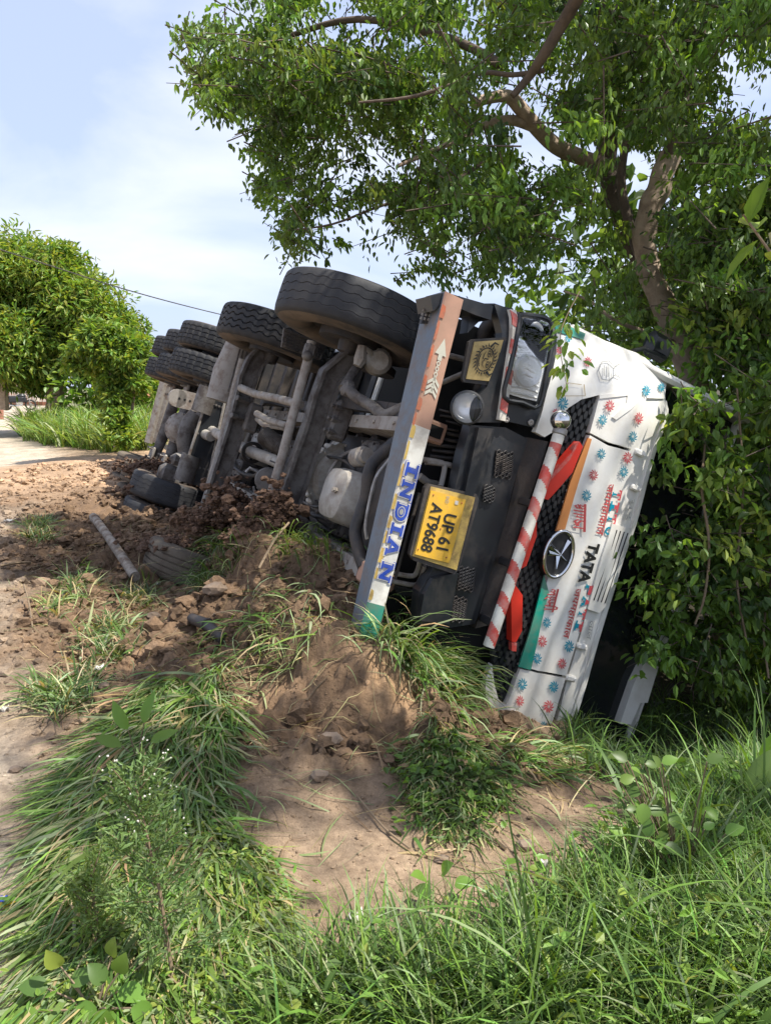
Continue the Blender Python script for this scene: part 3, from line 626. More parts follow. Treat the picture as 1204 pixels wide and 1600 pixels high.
tubes('torque_rod', [(smooth_pts(tp([(307, 648, -3.8), (296, 662, -3.8), (289, 685, -3.8), (291, 705, -3.8)])), .09)], 'chassis')
tubes('propeller_shaft', [(tp([(303, 672, -3.9), (330, 682, -3.4)]), .055)], 'alloy')
b = MB(); p0, p1 = LY(249, 755, -4.2), LY(286, 728, -4.2); b.bevbox((p0+p1)/2, (.22, .2, .3), .05); b.bevbox(LY(290, 722, -4.1), (.14, .14, .36), .05); b.build('lower_axle_bracket', 'chassis', truck, True)
b = MB()
for (a, c_, r) in (((256, 597), (232, 692), .07), ((266, 600), (243, 692), .055)): b.tube([LY(*a, -8.9), LY(*c_, -8.9)], r, seg=4)
b.build('rear_bumper_frame', 'chassis_light', truck)
b = MB(); b.tube([LY(385, 532, -2.6)+0, LY(360, 585, -2.6), LY(348, 628, -2.6)], [.17, .17, .16], seg=24); b.build('air_tank', 'chassis_light', truck, True)
b = MB()
for k in range(4): b.tube([LY(375+5*k, 545+2*k, -2.38), LY(356+5*k, 612+2*k, -2.38)], .008, seg=6)
b.build('tank_ribs', 'chassis', truck)
b = MB(); q = [LY(px, py, -.75) for px, py in ((444, 512), (510, 540), (500, 562), (440, 542))]; b.add([tuple(p) for p in q]+[(p[0], p[1]-.03, p[2]) for p in q], [(0, 1, 2, 3), (7, 6, 5, 4), (0, 4, 5, 1), (1, 5, 6, 2), (2, 6, 7, 3), (3, 7, 4, 0)]); b.build('mud_flap', 'hose', truck)
b = MB()
for i in range(14):
    for j in range(6):
        u, v = (i+.5+.5*(j % 2))/15, (j+.5)/6; p = (q[0]*(1-u)+q[1]*u)*(1-v)+(q[3]*(1-u)+q[2]*u)*v; b.box(p+np.array([0, .004, 0]), (.014, .008, .018))
b.build('flap_texture', 'chassis_dark', truck)['kind'] = 'stuff'
# load body and cab mass behind the face
b = MB(); b.bevbox((0, -5.2, 1.9), (2.4, 8.3, 1.5), .03)
for k in range(13): b.bevbox((1.22, -1.4-.62*k, 1.9), (.06, .1, 1.5), .01)
b.build('load_body', 'black_plastic', truck)
b = MB()
for k in range(16): b.bevbox((0, -1.3-.5*k, 1.08), (2.2, .1, .12), .01)
b.build('body_cross_bearers', 'chassis_dark', truck)
b = MB()      # cab side, roof and floor as an open shell: windscreen opening shows the dark inside
b.bevbox((1.17, .25, 1.98), (.05, 2.1, 1.5), .02); b.bevbox((-1.17, .25, 1.98), (.05, 2.1, 1.5), .02); b.bevbox((0, .2, 2.72), (2.3, 2.0, .06), .02); b.bevbox((0, -.80, 1.9), (2.3, .05, 1.6), .02)
b.build('cab_shell', 'white_paint', truck)
b = MB(); b.box((0, .2, 1.30), (2.2, 1.9, .05)); b.box((0, 1.05, 1.55), (2.2, .35, .62)); b.box((.5, -.1, 1.75), (.5, .5, .5)); b.box((-.5, -.1, 1.75), (.5, .5, .5)); b.box((0, -.6, 2.1), (2.2, .2, 1.0)); b.box((.75, .2, 1.16), (.86, 1.95, .05)); b.box((-.75, .2, 1.16), (.86, 1.95, .05)); b.build('cab_interior', 'void_black', truck)
b = MB(); b.box((0, 1.12, .98), (2.0, .04, .62)); b.build('radiator', 'void_black', truck)
# header above the windscreen
q = [(1056, 935), (1073, 940), (1038, 1010), (1011, 1098), (1000, 1098), (985, 1132), (968, 1131), (990, 1068)]
def LH(px, py, off=0): return LY(px, py, 1.28+off)
panel('windscreen_header', q, 0, .09, 'white_paint', fn=LH, cuts=False)
b = MB(); b.box((0, 1.22, 2.2), (2.24, .012, .86)); b.build('windscreen', 'windscreen', truck)
b = MB(); b.tube([LY(1038, 560, 1.1), LY(1005, 545, 1.15), LY(990, 548, 1.2)], .012, seg=8); b.build('mirror_arm', 'black_plastic', truck)
b = MB(); b.bevbox(LY(1026, 542, 1.05), (.16, .10, .20), .04); b.build('wing_mirror', 'black_plastic', truck, True)

# --- bumper beam across the front, painted in flag bands
REA, REB = LZ(664, 472, .415), LZ(557, 925, .535)
def barp(x):
    t = (x-.948)/(-.498-.948)
    lo = np.array([.948, 1.45, .41])*(1-t)+np.array([-.498, 1.45, .537])*t; hi = np.array([.96, 1.45, .512])*(1-t)+np.array([-.497, 1.45, .632])*t
    tt = (x-.93)/(-.43-.93); rear = REA*(1-tt)+REB*tt
    return lo, hi, rear
bb = MB(); xs = [1.0, .96, .6, .372, .365, 0, -.3, -.497, -.504, -.8, -1.15]
secs = []
for x in xs:
    lo, hi, re = barp(x); e = hi-lo
    secs += [(x, lo[1]-.006, lo[2]), (x, lo[1], lo[2]+.008), (x, hi[1], hi[2]), (x, re[1], hi[2]+(re[2]-lo[2])), (x, re[1], re[2])]
fs = []; mi = []
for i in range(len(xs)-1):
    for k in range(5):
        fs.append((i*5+k, i*5+(k+1) % 5, i*5+5+(k+1) % 5, i*5+5+k)); xm = (xs[i]+xs[i+1])/2
        mi.append(0 if k in (2, 3, 4) else (1 if xm > .37 else (2 if xm > -.5 else 3)))
fs += [(0, 1, 2, 3, 4), (50, 51, 52, 53, 54)]; mi += [0, 0]
bb.v = secs; bb.f = fs; bb.m = mi
beam = bb.build('bumper_beam', ['bar_steel', 'orange_old', 'white_old', 'green_paint'], truck)
def barmap(u, v, off=.003):          # u metres along -X, v 0..1 across the face
    lo, hi, re = barp(-u); p = lo+(hi-lo)*v; p[1] += off; p[0] = -u+(hi[0]-lo[0])*0; return p
for mname, x0, x1 in (('orange_edge', .94, .37), ('white_old', .37, -.5)):       # torn strip along the lower edge
    r_ = random.Random(8); x = x0; k = 0
    while x > x1:
        L = r_.uniform(.05, .11); m2 = 'orange_edge' if x0 > .9 else 'yellow_board'
        w0 = r_.uniform(.10, .22)
        flat_polys('loose_strip', [[[(-x, .0), (-x+L, -.02), (-x+L*.98, w0), (-x+L*.5, w0*1.1), (-x+.006, w0*.9)]]], lambda u, v: barmap(u, v, .004), m2, beam); x -= L+r_.uniform(.008, .05)
LT = {'I': [[(0, 0), (1, 0), (1, .2), (.7, .2), (.7, .8), (1, .8), (1, 1), (0, 1), (0, .8), (.3, .8), (.3, .2), (0, .2)]],
 'N': [[(0, 0), (.4, 0), (.4, .16), (.3, .16), (.3, .6), (.76, 0), (.9, 0), (.9, .84), (1, .84), (1, 1), (.62, 1), (.62, .84), (.72, .84), (.72, .42), (.28, 1), (0, 1), (0, .84), (.1, .84), (.1, .16), (0, .16)]],
 'D': [[(0, 0), (.6, 0), (.85, .1), (.98, .32), (1, .5), (.98, .68), (.85, .9), (.6, 1), (0, 1), (0, .84), (.1, .84), (.1, .16), (0, .16)]],
 'A': [[(0, 0), (.38, 0), (.38, .16), (.3, .16), (.34, .3), (.66, .3), (.7, .16), (.62, .16), (.62, 0), (1, 0), (1, .16), (.92, .16), (.62, 1), (.38, 1), (.08, .16), (0, .16)]]}
def barX(py):                    # local X on the bar face for an image row
    return float(np.interp(py, [472, 665, 800, 941], [.948, .365, -.056, -.498]))
for ch, p0, p1 in (('I', 714, 738), ('N', 740, 773), ('D', 775, 806), ('I', 808, 828), ('A', 829, 862), ('N', 868, 902)):
    u0, u1 = -barX(p0+4), -barX(p1+4)
    for sc_, mm_, off in ((1.16, 'navy', .0035), (1.07, 'white_old', .0047), (.94, 'navy', .006)):
        f = lambda u, v, sc_=sc_, off=off: barmap((u0+u1)/2+(u-.5)*(u1-u0)*.94*(sc_ if sc_ != 1.16 else 1.12), .56+(v-.5)*.74*sc_, off)
        flat_polys('beam_letter', [LT[ch]], f, mm_, beam)
    if ch == 'D':
        for rad, mm_, off in ((.30, 'cream_paint', .0068), (.25, 'navy', .0076), (.16, 'grey_line', .0084)):
            flat_polys('wheel_emblem', [[[(.5+rad*math.cos(a)*1.15, .5+rad*math.sin(a)) for a in np.linspace(0, 2*math.pi, 24, endpoint=False)]]], lambda u, v, off=off: barmap((u0+u1)/2+(u-.5)*(u1-u0)*.8, .55+(v-.5)*.7, off), mm_, beam)
    if ch == 'A': flat_polys('letter_eye', [[[(.42, .42), (.58, .42), (.5, .68)]]], lambda u, v: barmap((u0+u1)/2+(u-.5)*(u1-u0)*.8, .55+(v-.5)*.62, .0072), 'white_old', beam)
arrow = [[(0, .5), (.27, .9), (.27, .64), (.36, .64), (.36, .36), (.27, .36), (.27, .1)]]
rings = [[[(cx_+.045*math.cos(a), .5+.13*math.sin(a)) for a in np.linspace(0, 2*math.pi, 14, endpoint=False)], [(cx_+.022*math.cos(a), .5+.06*math.sin(a)) for a in np.linspace(0, 2*math.pi, 14, endpoint=False)]] for cx_ in (.41, .50, .59)]
feath = [[[(t, .5), (t+.10, .92), (t+.16, .92), (t+.06, .5), (t+.16, .08), (t+.10, .08)]] for t in (.63, .72, .81)]+[[[(.62, .42), (.90, .42), (.90, .58), (.62, .58)]]]
ua, ub = -barX(522), -barX(618)
flat_polys('painted_arrow', [arrow]+rings+feath, lambda u, v: barmap(ua+(ub-ua)*u, .16+.76*v, .0035), 'cream_paint', beam)
# end cap and perforated step above the beam
panel('bar_end_cap', [(672, 462), (697, 457), (742, 470), (770, 478), (766, 500), (742, 492), (718, 482), (695, 472), (676, 486)], 0, .16, 'black_plastic', fn=lambda px, py, off=0: LY(px, py, 1.43), cuts=False)
panel('step_plate', [(670, 462), (692, 466), (676, 506), (658, 505)], 0, .03, 'chassis_dark', fn=lambda px, py, off=0: LY(px, py, 1.34), cuts=False)
b = MB()
for i in range(4):
    for j in range(6):
        b.box(LY(667+5.5*i-1.9*j, 467+6*j+i, 1.345), (.012, .006, .009))
b.build('step_studs', 'chassis_light', truck)['kind'] = 'stuff'

# --- front face panels
face_body = MB(); face_body.box((0, 1.22, 1.42), (2.0, .2, .85)); face_body.build('front_bulkhead', 'void_black', truck)
PW = 'white_paint'
corner = panel('front_corner_panel', [(867, 507), (905, 519), (960, 538), (1008, 559), (1026, 577), (1041, 600), (1037, 623), (1009, 622), (987, 702), (950, 691), (921, 676), (936, 617), (908, 624), (888, 637), (876, 650), (862, 676), (850, 683), (836, 675), (846, 645), (857, 600), (863, 560), (866, 528)], .0, .035, PW)
panel('corner_ridge', [(936, 617), (985, 612), (1002, 604), (1006, 608), (985, 640), (962, 656), (956, 652), (978, 630), (980, 618), (936, 623)], .006, .01, PW, parent=corner)
main = panel('front_panel', [(921, 680), (949, 696), (986, 706), (975, 748), (945, 850), (915, 950), (884, 1056), (846, 1049), (812, 1041), (830, 1000), (842, 960), (855, 905), (872, 835), (882, 790), (905, 720)], .0, .035, PW)
low = panel('front_corner_panel', [(812, 1045), (846, 1053), (883, 1060), (868, 1110), (852, 1150), (838, 1175), (800, 1180), (775, 1140), (757, 1085), (759, 1060), (768, 1038), (772, 1070), (778, 1092), (790, 1102), (798, 1085)], .0, .035, PW)
panel('orange_stripe', [(918, 684), (924, 686), (900, 765), (880, 835), (868, 830), (890, 755)], .008, .01, 'orange_stripe', parent=main)
panel('green_stripe', [(850, 900), (857, 926), (845, 975), (829, 1047), (810, 1042), (828, 985)], .008, .01, 'green_paint', parent=main)
panel('green_corner_stripe', [(865, 505), (890, 510), (914, 521), (911, 531), (890, 524), (867, 518)], .008, .01, 'green_paint', parent=corner)
# cowl below the windscreen, with hinges and air outlet
cowl = panel('windscreen_cowl', [(1002, 600), (1020, 590), (1038, 604), (1039, 626), (1030, 660), (1021, 690), (1003, 757), (984, 824), (958, 905), (941, 952), (912, 1052), (884, 1134), (866, 1134), (886, 1060), (917, 952), (947, 852), (972, 749), (982, 700), (1000, 630)], -.012, .04, PW)
panel('cowl_lip', [(1041, 626), (1023, 690), (1004, 757), (985, 826), (943, 952), (914, 1052), (885, 1136), (892, 1137), (921, 1052), (949, 955), (991, 828), (1010, 757), (1029, 690), (1044, 640)], .0, .05, PW, parent=cowl)
for (a, c_) in (((991, 700), (1006, 715)), ((983, 757), (1000, 767)), ((899, 1004), (916, 1016)), ((884, 1058), (897, 1062))):
    b = MB(); P_ = (LF(*a, .0)+LF(*c_, .0))/2; b.bevbox(P_+np.array([0, -.012, 0]), (.034, .05, .075), .008); b.lathe([(.009, 0), (.009, .006), (.001, .006)], c=P_+np.array([0, .013, .022]), ax=(0, 1, 0), seg=10); b.build('panel_hinge', PW, cowl, True)
vent = panel('air_outlet', [(956, 818), (984, 826), (982, 840), (962, 900), (946, 948), (936, 958), (918, 952), (921, 940), (940, 870)], .012, .03, PW, parent=cowl)
b = MB()
for k in range(4):
    o_ = 6.0*k; b.tube([LF(963+o_*.95, 828+o_*.25, .013), LF(927+o_*.95, 938+o_*.25, .013)], .004, seg=6)
b.build('outlet_slots', 'black_letter', vent)
# grille: dark backing, lattice clipped to its outline
gp = [(934, 618), (908, 625), (888, 640), (872, 668), (855, 720), (830, 800), (800, 900), (775, 990), (766, 1040), (770, 1072), (780, 1092), (791, 1098), (812, 1040), (830, 980), (851, 905), (846, 880), (850, 850), (872, 824), (905, 716), (920, 676)]
gr = panel('grille', gp, -.035, .02, 'void_black')
GL = [LF(px, py, -.02) for px, py in gp]; gpoly = [(p[0], p[2]) for p in GL]; zs = [p[1] for p in gpoly]; xs_ = [p[0] for p in gpoly]
b = MB(); dz = .0225; dx = .062; r_ = 0
z = min(zs)
while z < max(zs):
    x = min(xs_)-(dx/2 if r_ % 2 else 0)
    while x < max(xs_):
        cx_, cz_ = x+dx/2, z
        if inpoly(np.array([cx_]), np.array([cz_]), gpoly)[0] and inpoly(np.array([cx_]), np.array([cz_+dz*.8]), gpoly)[0]:
            y0 = Yf(cx_, cz_)-.035
            A = [(x+.004, z+.002), (x+dx*.28, z+dz-.003), (x+dx*.72, z+dz-.003), (x+dx-.004, z+.002), (x+dx*.72, z-dz+.007), (x+dx*.28, z-dz+.007)]
            B = [(cx_+(u-cx_)*.86, z+(v-z)*.62) for u, v in A]; Cc = [(cx_+(u-cx_)*.70, z+(v-z)*.35) for u, v in A]
            vs = [(u, y0, v) for u, v in A]+[(u, y0+.016, v) for u, v in B]
            b.add(vs, [(0, 1, 7, 6), (1, 2, 8, 7), (2, 3, 9, 8), (3, 4, 10, 9), (4, 5, 11, 10), (5, 0, 6, 11), (6, 7, 8, 9, 10, 11)])
        x += dx
    z += dz; r_ += 1
b.build('grille_mesh', 'grille_black', gr)['kind'] = 'stuff'
for q in ([(905, 690), (910, 698), (894, 738), (856, 781), (848, 779), (852, 752), (898, 698)], [(804, 913), (816, 930), (815, 986), (806, 1003), (799, 1003), (798, 935)], [(838, 810), (838, 838), (822, 884), (812, 890), (816, 870), (832, 830)]):
    panel('red_arrow_trim', q, .03, .05, 'red_plastic', parent=gr)
for q in ([(900, 693), (905, 690), (890, 718), (850, 760), (853, 750), (892, 708)], [(799, 1005), (807, 1005), (806, 1018), (799, 1017)]):
    panel('trim_shade', q, .036, .03, 'red_paint', parent=gr)
# oval badge
def ellpx(cx_, cy_, a, b_, th, n=36): return [(cx_+a*math.cos(t)*math.cos(th)-b_*math.sin(t)*math.sin(th), cy_+a*math.cos(t)*math.sin(th)+b_*math.sin(t)*math.cos(th)) for t in np.linspace(0, 2*math.pi, n, endpoint=False)]
badge = panel('oval_badge', ellpx(872, 866, 38, 22, math.radians(107)), .02, .05, 'grille_black', cuts=False)
def LB(px, py, o=0): return LF(px, py, .026+o)
ringp = [LB(*p) for p in ellpx(872, 866, 37, 21, math.radians(107))]; b = MB(); b.tube(ringp+[ringp[0], ringp[1]], .011, seg=10, cap=False); b.build('badge_ring', 'chrome', badge, True)
b = MB()
for A, B in (((858, 852), (884, 878)), ((856, 864), (876, 868)), ((889, 846), (872, 868)), ((872, 868), (866, 889))):
    p0, p1 = LB(*A), LB(*B); d = (p1-p0)/np.linalg.norm(p1-p0); n_ = np.cross(d, [0, 1, 0])*.013
    m_ = (p0+p1)/2+np.array([0, .022, 0]); b.add([p0-n_*1.2, p1-n_*.3, p1+n_*.3, p0+n_*1.2, p0+np.array([0, .014, 0]), p1+np.array([0, .016, 0])], [(0, 1, 5, 4), (3, 4, 5, 2), (0, 4, 3), (1, 2, 5)])
b.build('badge_emblem', 'chrome', badge)
# guard pipe with ball ends, red spirals
P0, P1 = LY(873, 678, 1.56), LY(763, 1010, 1.56)
b = MB(); n_ = 160; seg = 20; d = P1-P0; T = d/np.linalg.norm(d); u = np.cross(T, [0, 1, 0]); u /= np.linalg.norm(u); wv = np.cross(T, u); R_ = .030; vs = []; fs = []; mi = []
for i in range(n_+1):
    for k in range(seg):
        a = 2*math.pi*k/seg; vs.append(P0+d*i/n_+R_*(u*math.cos(a)+wv*math.sin(a)))
Ln = np.linalg.norm(d)
for i in range(n_):
    for k in range(seg):
        fs.append((i*seg+k, i*seg+(k+1) % seg, (i+1)*seg+(k+1) % seg, (i+1)*seg+k)); a = (k+.5)/seg*2*math.pi
        s_ = (i/n_*Ln+.030*math.cos(a)-.03)/.165; mi.append(1 if (s_ % 1) < .44 and i > 6 else 0)
b.v = [tuple(v) for v in vs]; b.f = fs; b.m = mi
guard = b.build('guard_pipe', ['white_old', 'red_paint'], truck, True)
b = MB(); b.ball(LY(875, 657, 1.56), .052, 22); b.build('chrome_ball', 'chrome', guard, True)
b = MB(); b.lathe([(.028, -.02), (.037, -.012), (.037, .012), (.026, .02)], c=LY(874, 674, 1.56), ax=tuple(T), seg=20); b.build('ball_collar', 'pipe_metal', guard, True)
for t in (.33, .62, .9):
    b = MB(); c = P0+d*t; b.bevbox(c-np.array([0, .09, -.01]), (.04, .13, .03), .006); b.build('guard_bracket', 'chassis_dark', guard)
# lower face: recess plank, black bumper mouldings
panel('under_grille_plank', [(822, 683), (856, 690), (840, 740), (800, 870), (768, 975), (742, 982), (770, 880), (800, 770)], -.06, .06, 'chassis_dark')
bum = panel('bumper_moulding', [(735, 664), (790, 668), (824, 686), (800, 765), (772, 875), (742, 975), (695, 982), (650, 975), (655, 925), (676, 890), (705, 790), (722, 710)], -.02, .08, 'black_plastic')
panel('bumper_ridge', [(748, 668), (772, 670), (735, 790), (722, 790)], .01, .03, 'black_plastic', parent=bum)
panel('bumper_ridge', [(676, 905), (716, 896), (702, 975), (655, 970), (662, 930)], .02, .04, 'black_plastic', parent=bum)
for (c_, sx, sy, nx_, ny_) in (((787, 726), 15, 22, 5, 6), ((764, 772), 9, 12, 4, 4), ((728, 905), 14, 18, 5, 6), ((712, 952), 18, 20, 6, 6)):
    pr_ = [(c_[0]-sx*.8, c_[1]-sy), (c_[0]+sx, c_[1]-sy*.8), (c_[0]+sx*.7, c_[1]+sy), (c_[0]-sx, c_[1]+sy*.8)]
    vp = panel('bumper_vent', pr_, -.012, .02, 'void_black', parent=bum)
    b = MB()
    for i in range(nx_):
        for j in range(ny_):
            u = (i+.5)/nx_*2-1; v = (j+.5+.5*(i % 2))/ny_*2-1
            if abs(v) > .98: continue
            cc = LF(c_[0]+u*sx*.85-v*sx*.12, c_[1]+v*sy*.9+u*2, -.008); ring = [cc+np.array([.019*math.cos(a), 0, .011*math.sin(a)]) for a in np.linspace(0, 2*math.pi, 7)]
            b.tube(ring, .0028, seg=4, cap=False)
    b.build('vent_mesh', 'chassis_dark', vp)
fen = panel('bumper_corner', [(772, 476), (800, 482), (810, 500), (803, 560), (790, 610), (783, 660), (738, 660), (745, 620), (760, 605), (778, 560), (784, 520)], .0, .06, 'black_plastic')
panel('corner_arch', [(735, 474), (772, 474), (800, 484), (812, 492), (800, 494), (776, 488), (757, 494), (740, 510), (730, 520)], -.04, .08, 'black_plastic', parent=fen)
HC = [(801, 484), (805, 500), (804, 530), (799, 560), (792, 604), (784, 657)]
def hz_at(t):
    d_ = [0]
    for a_, b_ in zip(HC[:-1], HC[1:]): d_.append(d_[-1]+math.hypot(b_[0]-a_[0], b_[1]-a_[1]))
    return float(np.interp(t*d_[-1], d_, [p_[0] for p_ in HC])), float(np.interp(t*d_[-1], d_, [p_[1] for p_ in HC]))
hzp = [hz_at(t) for t in np.linspace(0, 1, 14)]
hazard = panel('hazard_tape', [(x-4.5, y-1) for x, y in hzp]+[(x+5, y+1) for x, y in hzp[::-1]], .030, .03, 'white_old', parent=fen)
for k in range(4):
    sl = [hz_at(.02+.255*k+t) for t in np.linspace(0, .13, 5)]
    panel('red_band', [(x-4.7, y-3) for x, y in sl]+[(x+5.2, y+4) for x, y in sl[::-1]], .034, .008, 'red_paint', parent=hazard)
tubes('corner_hose', [(smooth_pts(tp([(775, 498, 1.2), (758, 520, 1.15), (750, 560, 1.1), (742, 600, 1.1), (745, 640, 1.15)])), .045)], 'hose')
tubes('corner_strut', [(tp([(700, 555, 1.2), (728, 562, 1.2), (745, 566, 1.2)]), .014), (tp([(690, 598, 1.2), (720, 585, 1.25), (740, 575, 1.25)]), .014)], 'chassis_light')
# headlight
hb = panel('headlight', [(808, 487), (840, 492), (862, 503), (869, 522), (867, 560), (856, 605), (844, 640), (834, 668), (782, 656), (792, 612), (804, 560), (811, 510)], .006, .05, 'black_plastic')
lensp = [(818, 497), (845, 500), (857, 507), (858, 530), (850, 575), (838, 627), (815, 622), (793, 615), (800, 575), (810, 530)]
panel('reflector_housing', lensp, .024, .012, 'reflector', parent=hb)
b = MB()
for t in np.linspace(0, 1, 15):      # stepped reflector ribs
    l = np.array([816, 502])*(1-t)+np.array([796, 612])*t; r_ = np.array([855, 506])*(1-t)+np.array([838, 622])*t
    bow = 0 if t < .35 else 10*math.sin(math.pi*(t-.35)/.65)
    b.tube([LF(l[0], l[1], .024), LF((l[0]+r_[0])/2, (l[1]+r_[1])/2-bow, .028), LF(r_[0], r_[1], .024)], .006, seg=5)
b.build('reflector_ribs', 'reflector', hb)
c = LF(824, 580, .026); b = MB(); b.lathe([(.085, 0), (.075, .012), (.055, .006), (.02, -.002), (.001, .0)], c=c, ax=(0, 1, 0), seg=28); b.build('lamp_bowl', 'reflector', hb, True)
c = LF(836, 517, .026); b = MB(); b.lathe([(.045, 0), (.04, .01), (.02, .004), (.001, .0)], c=c, ax=(0, 1, 0), seg=20); b.build('indicator_bowl', 'reflector', hb, True)
panel('headlight_lens', lensp, .046, .004, 'lamp_glass', parent=hb)
b = MB(); rim_ = [LF(px, py, .034) for px, py in [(812, 491), (845, 495), (861, 505), (863, 530), (855, 575), (842, 634), (815, 629), (787, 620), (796, 575), (807, 525)]]; b.tube(smooth_pts(rim_+[rim_[0]], 3), .012, seg=8, cap=False); b.build('lens_surround', 'black_plastic', hb, True)
for q in ((790, 655), (828, 660)):
    b = MB(); b.lathe([(.016, 0), (.016, .008), (.008, .01), (.001, .004)], c=LF(*q, .008), ax=(0, 1, 0), seg=12); b.build('bezel_screw', 'pipe_metal', hb, True)
# round fog lamp
c = LY(729, 637, 1.42); FA = (-.08, 1, -.38)
b = MB(); b.lathe([(.001, -.10), (.045, -.09), (.078, -.045), (.084, 0), (.084, .016), (.074, .02)], c=c, ax=FA, seg=32); fog = b.build('fog_lamp', 'black_plastic', truck, True)
b = MB(); b.lathe([(.001, -.03), (.032, -.026), (.056, -.008), (.074, .016)], c=c, ax=FA, seg=32); b.build('fog_reflector', 'reflector', fog, True)
b = MB(); b.lathe([(.074, .015), (.068, .022), (.036, .03), (.001, .032)], c=c, ax=FA, seg=32); b.build('fog_glass', 'lamp_glass', fog, True)
# painted face plate: a fierce charm face on a tan board
dp = [(738, 530), (789, 527), (792, 531), (774, 598), (769, 602), (724, 597), (722, 592), (732, 534)]
face = panel('charm_plate', dp, 0, .02, 'hose', fn=lambda px, py, off=0: LY(px, py, 1.44), cuts=False)
panel('charm_board', [(741, 534), (786, 531), (769, 596), (728, 592)], 0, .005, 'brass_board', parent=face, fn=lambda px, py, off=0: LY(px, py, 1.446), cuts=False)
F0, F1, F2 = LY(739, 533, 1.45), LY(728, 594, 1.45), LY(787, 530, 1.45)
fm = affine(F0, F1, F2)
def ell(cx_, cy_, a, b_, t0=0, t1=360, n=26): return [(cx_+a*math.cos(math.radians(t)), cy_+b_*math.sin(math.radians(t))) for t in np.linspace(t0, t1, n)]
def stroke(pts, w0, w1=None):
    w1 = w0 if w1 is None else w1; P_ = [np.array(p) for p in pts]; n = len(P_); L_, R2 = [], []
    for i in range(n):
        t = P_[min(i+1, n-1)]-P_[max(i-1, 0)]; t = t/(np.linalg.norm(t)+1e-9); nn = np.array([-t[1], t[0]]); ww = (w0+(w1-w0)*i/(n-1))/2; L_.append(tuple(P_[i]+nn*ww)); R2.append(tuple(P_[i]-nn*ww))
    return [L_+R2[::-1]]
polys = [stroke(ell(.5, .5, .30, .27), .03), stroke(ell(.5, .36, .17, .07, 200, 340, 12), .03), stroke([(.5, .6), (.47, .48), (.53, .46)], .03), stroke(ell(.5, .33, .10, .05, 180, 360, 10), .02)]
for sx in (-1, 1):
    polys += [stroke(ell(.5+sx*.14, .60, .08, .045), .022), [ell(.5+sx*.14, .60, .025, .025, n=10)], stroke([(.5+sx*.05, .67), (.5+sx*.14, .71), (.5+sx*.24, .67)], .025), stroke([(.5+sx*.02, .42), (.5+sx*.14, .44), (.5+sx*.22, .50)], .03, .01)]
    polys += [stroke([(.5+sx*.32, .60), (.5+sx*.42, .72), (.5+sx*.36, .86), (.5+sx*.30, .80)], .07, .01)]
for k in range(24):
    a = math.radians(15*k+5); r0, r1 = 1.12, 1.42 if k % 2 else 1.32
    polys.append(stroke([(.5+.30*r0*math.cos(a), .5+.27*r0*math.sin(a)), (.5+.30*r1*math.cos(a+.12), .5+.29*r1*math.sin(a+.12))], .05, .008))
flat_polys('charm_face_paint', polys, fm, 'black_letter', face)
b = MB(); b.tube([LY(772, 600, 1.43), LY(770, 612, 1.42), LY(768, 618, 1.4)], .012, seg=6); b.build('plate_hanger', 'chassis_dark', face)
# number plate
npf = panel('number_plate', [(670, 756), (744, 772), (748, 781), (717, 890), (710, 897), (646, 876), (640, 866), (664, 762)], 0, .03, 'hose', fn=lambda px, py, off=0: LY(px, py, 1.46), cuts=False)
panel('plate_board', [(673, 760), (742, 777), (713, 891), (645, 869)], 0, .01, 'yellow_board', parent=npf, fn=lambda px, py, off=0: LY(px, py, 1.467), cuts=False)
panel('plate_face', [(673, 766), (727.5, 781), (701.5, 880), (648, 866)], 0, .005, 'yellow_plate', parent=npf, fn=lambda px, py, off=0: LY(px, py, 1.473), cuts=False)
def pm(px0, px1, pxu): return affine(LY(*px0, 1.4755), LY(*px1, 1.4755), LY(*pxu, 1.4755))
text_obj('plate_lettering', 'UP 61', pm((695, 801), (681, 857), (714, 806)), 'black_letter', npf, .02)
text_obj('plate_lettering', 'AT9688', pm((675, 784), (656, 859), (693, 790)), 'black_letter', npf, .02)
text_obj('plate_lettering', 'IND', pm((697, 775), (695, 786), (702, 776)), 'grey_line', npf)
flat_polys('plate_seal', [[[(0, 0), (1, 0), (1, 1), (0, 1)]]], pm((711, 782), (710, 788), (716, 783)), 'paper', npf)
for q in ((677, 773), (721, 786), (653, 858), (697, 871), (688, 826)):
    b = MB(); b.lathe([(.004, 0), (.003, .003), (.001, .003)], c=LY(*q, 1.4735), ax=(0, 1, 0), seg=8); b.build('plate_rivet', 'orange_edge', npf)
# pipes around the plate
tubes('coolant_pipe', [(smooth_pts(tp([(660, 718, 1.3), (685, 722, 1.3), (694, 727, 1.3), (692, 745, 1.32), (688, 760, 1.34)])), .014), (smooth_pts(tp([(665, 722, 1.3), (700, 726, 1.3), (709, 733, 1.3), (706, 750, 1.33), (702, 765, 1.34)])), .014), (tp([(655, 744, 1.2), (668, 754, 1.2), (682, 757, 1.2)]), .02)], 'chassis_light')
tubes('coolant_pipe', [(smooth_pts(tp([(612, 895, 1.3), (640, 900, 1.3), (650, 896, 1.32), (656, 876, 1.36)])), .013), (smooth_pts(tp([(612, 908, 1.3), (645, 914, 1.3), (655, 908, 1.32), (663, 884, 1.36)])), .013)], 'chassis_light')
tubes('brake_line', [(smooth_pts([LY(rr.uniform(655, 700), 640+k*9, 1.15), LY(rr.uniform(700, 715), 644+k*9, 1.2), LY(rr.uniform(715, 740), 650+k*8, 1.2)]), rr.choice((.006, .01))) for k in range(9)], 'chassis_dark')
tubes('brake_line', [(smooth_pts([LY(612+k*3, 915+k*4, 1.2), LY(640+k, 922+k*3, 1.22), LY(655, 930+k*2, 1.25)]), .008) for k in range(4)], 'hose')
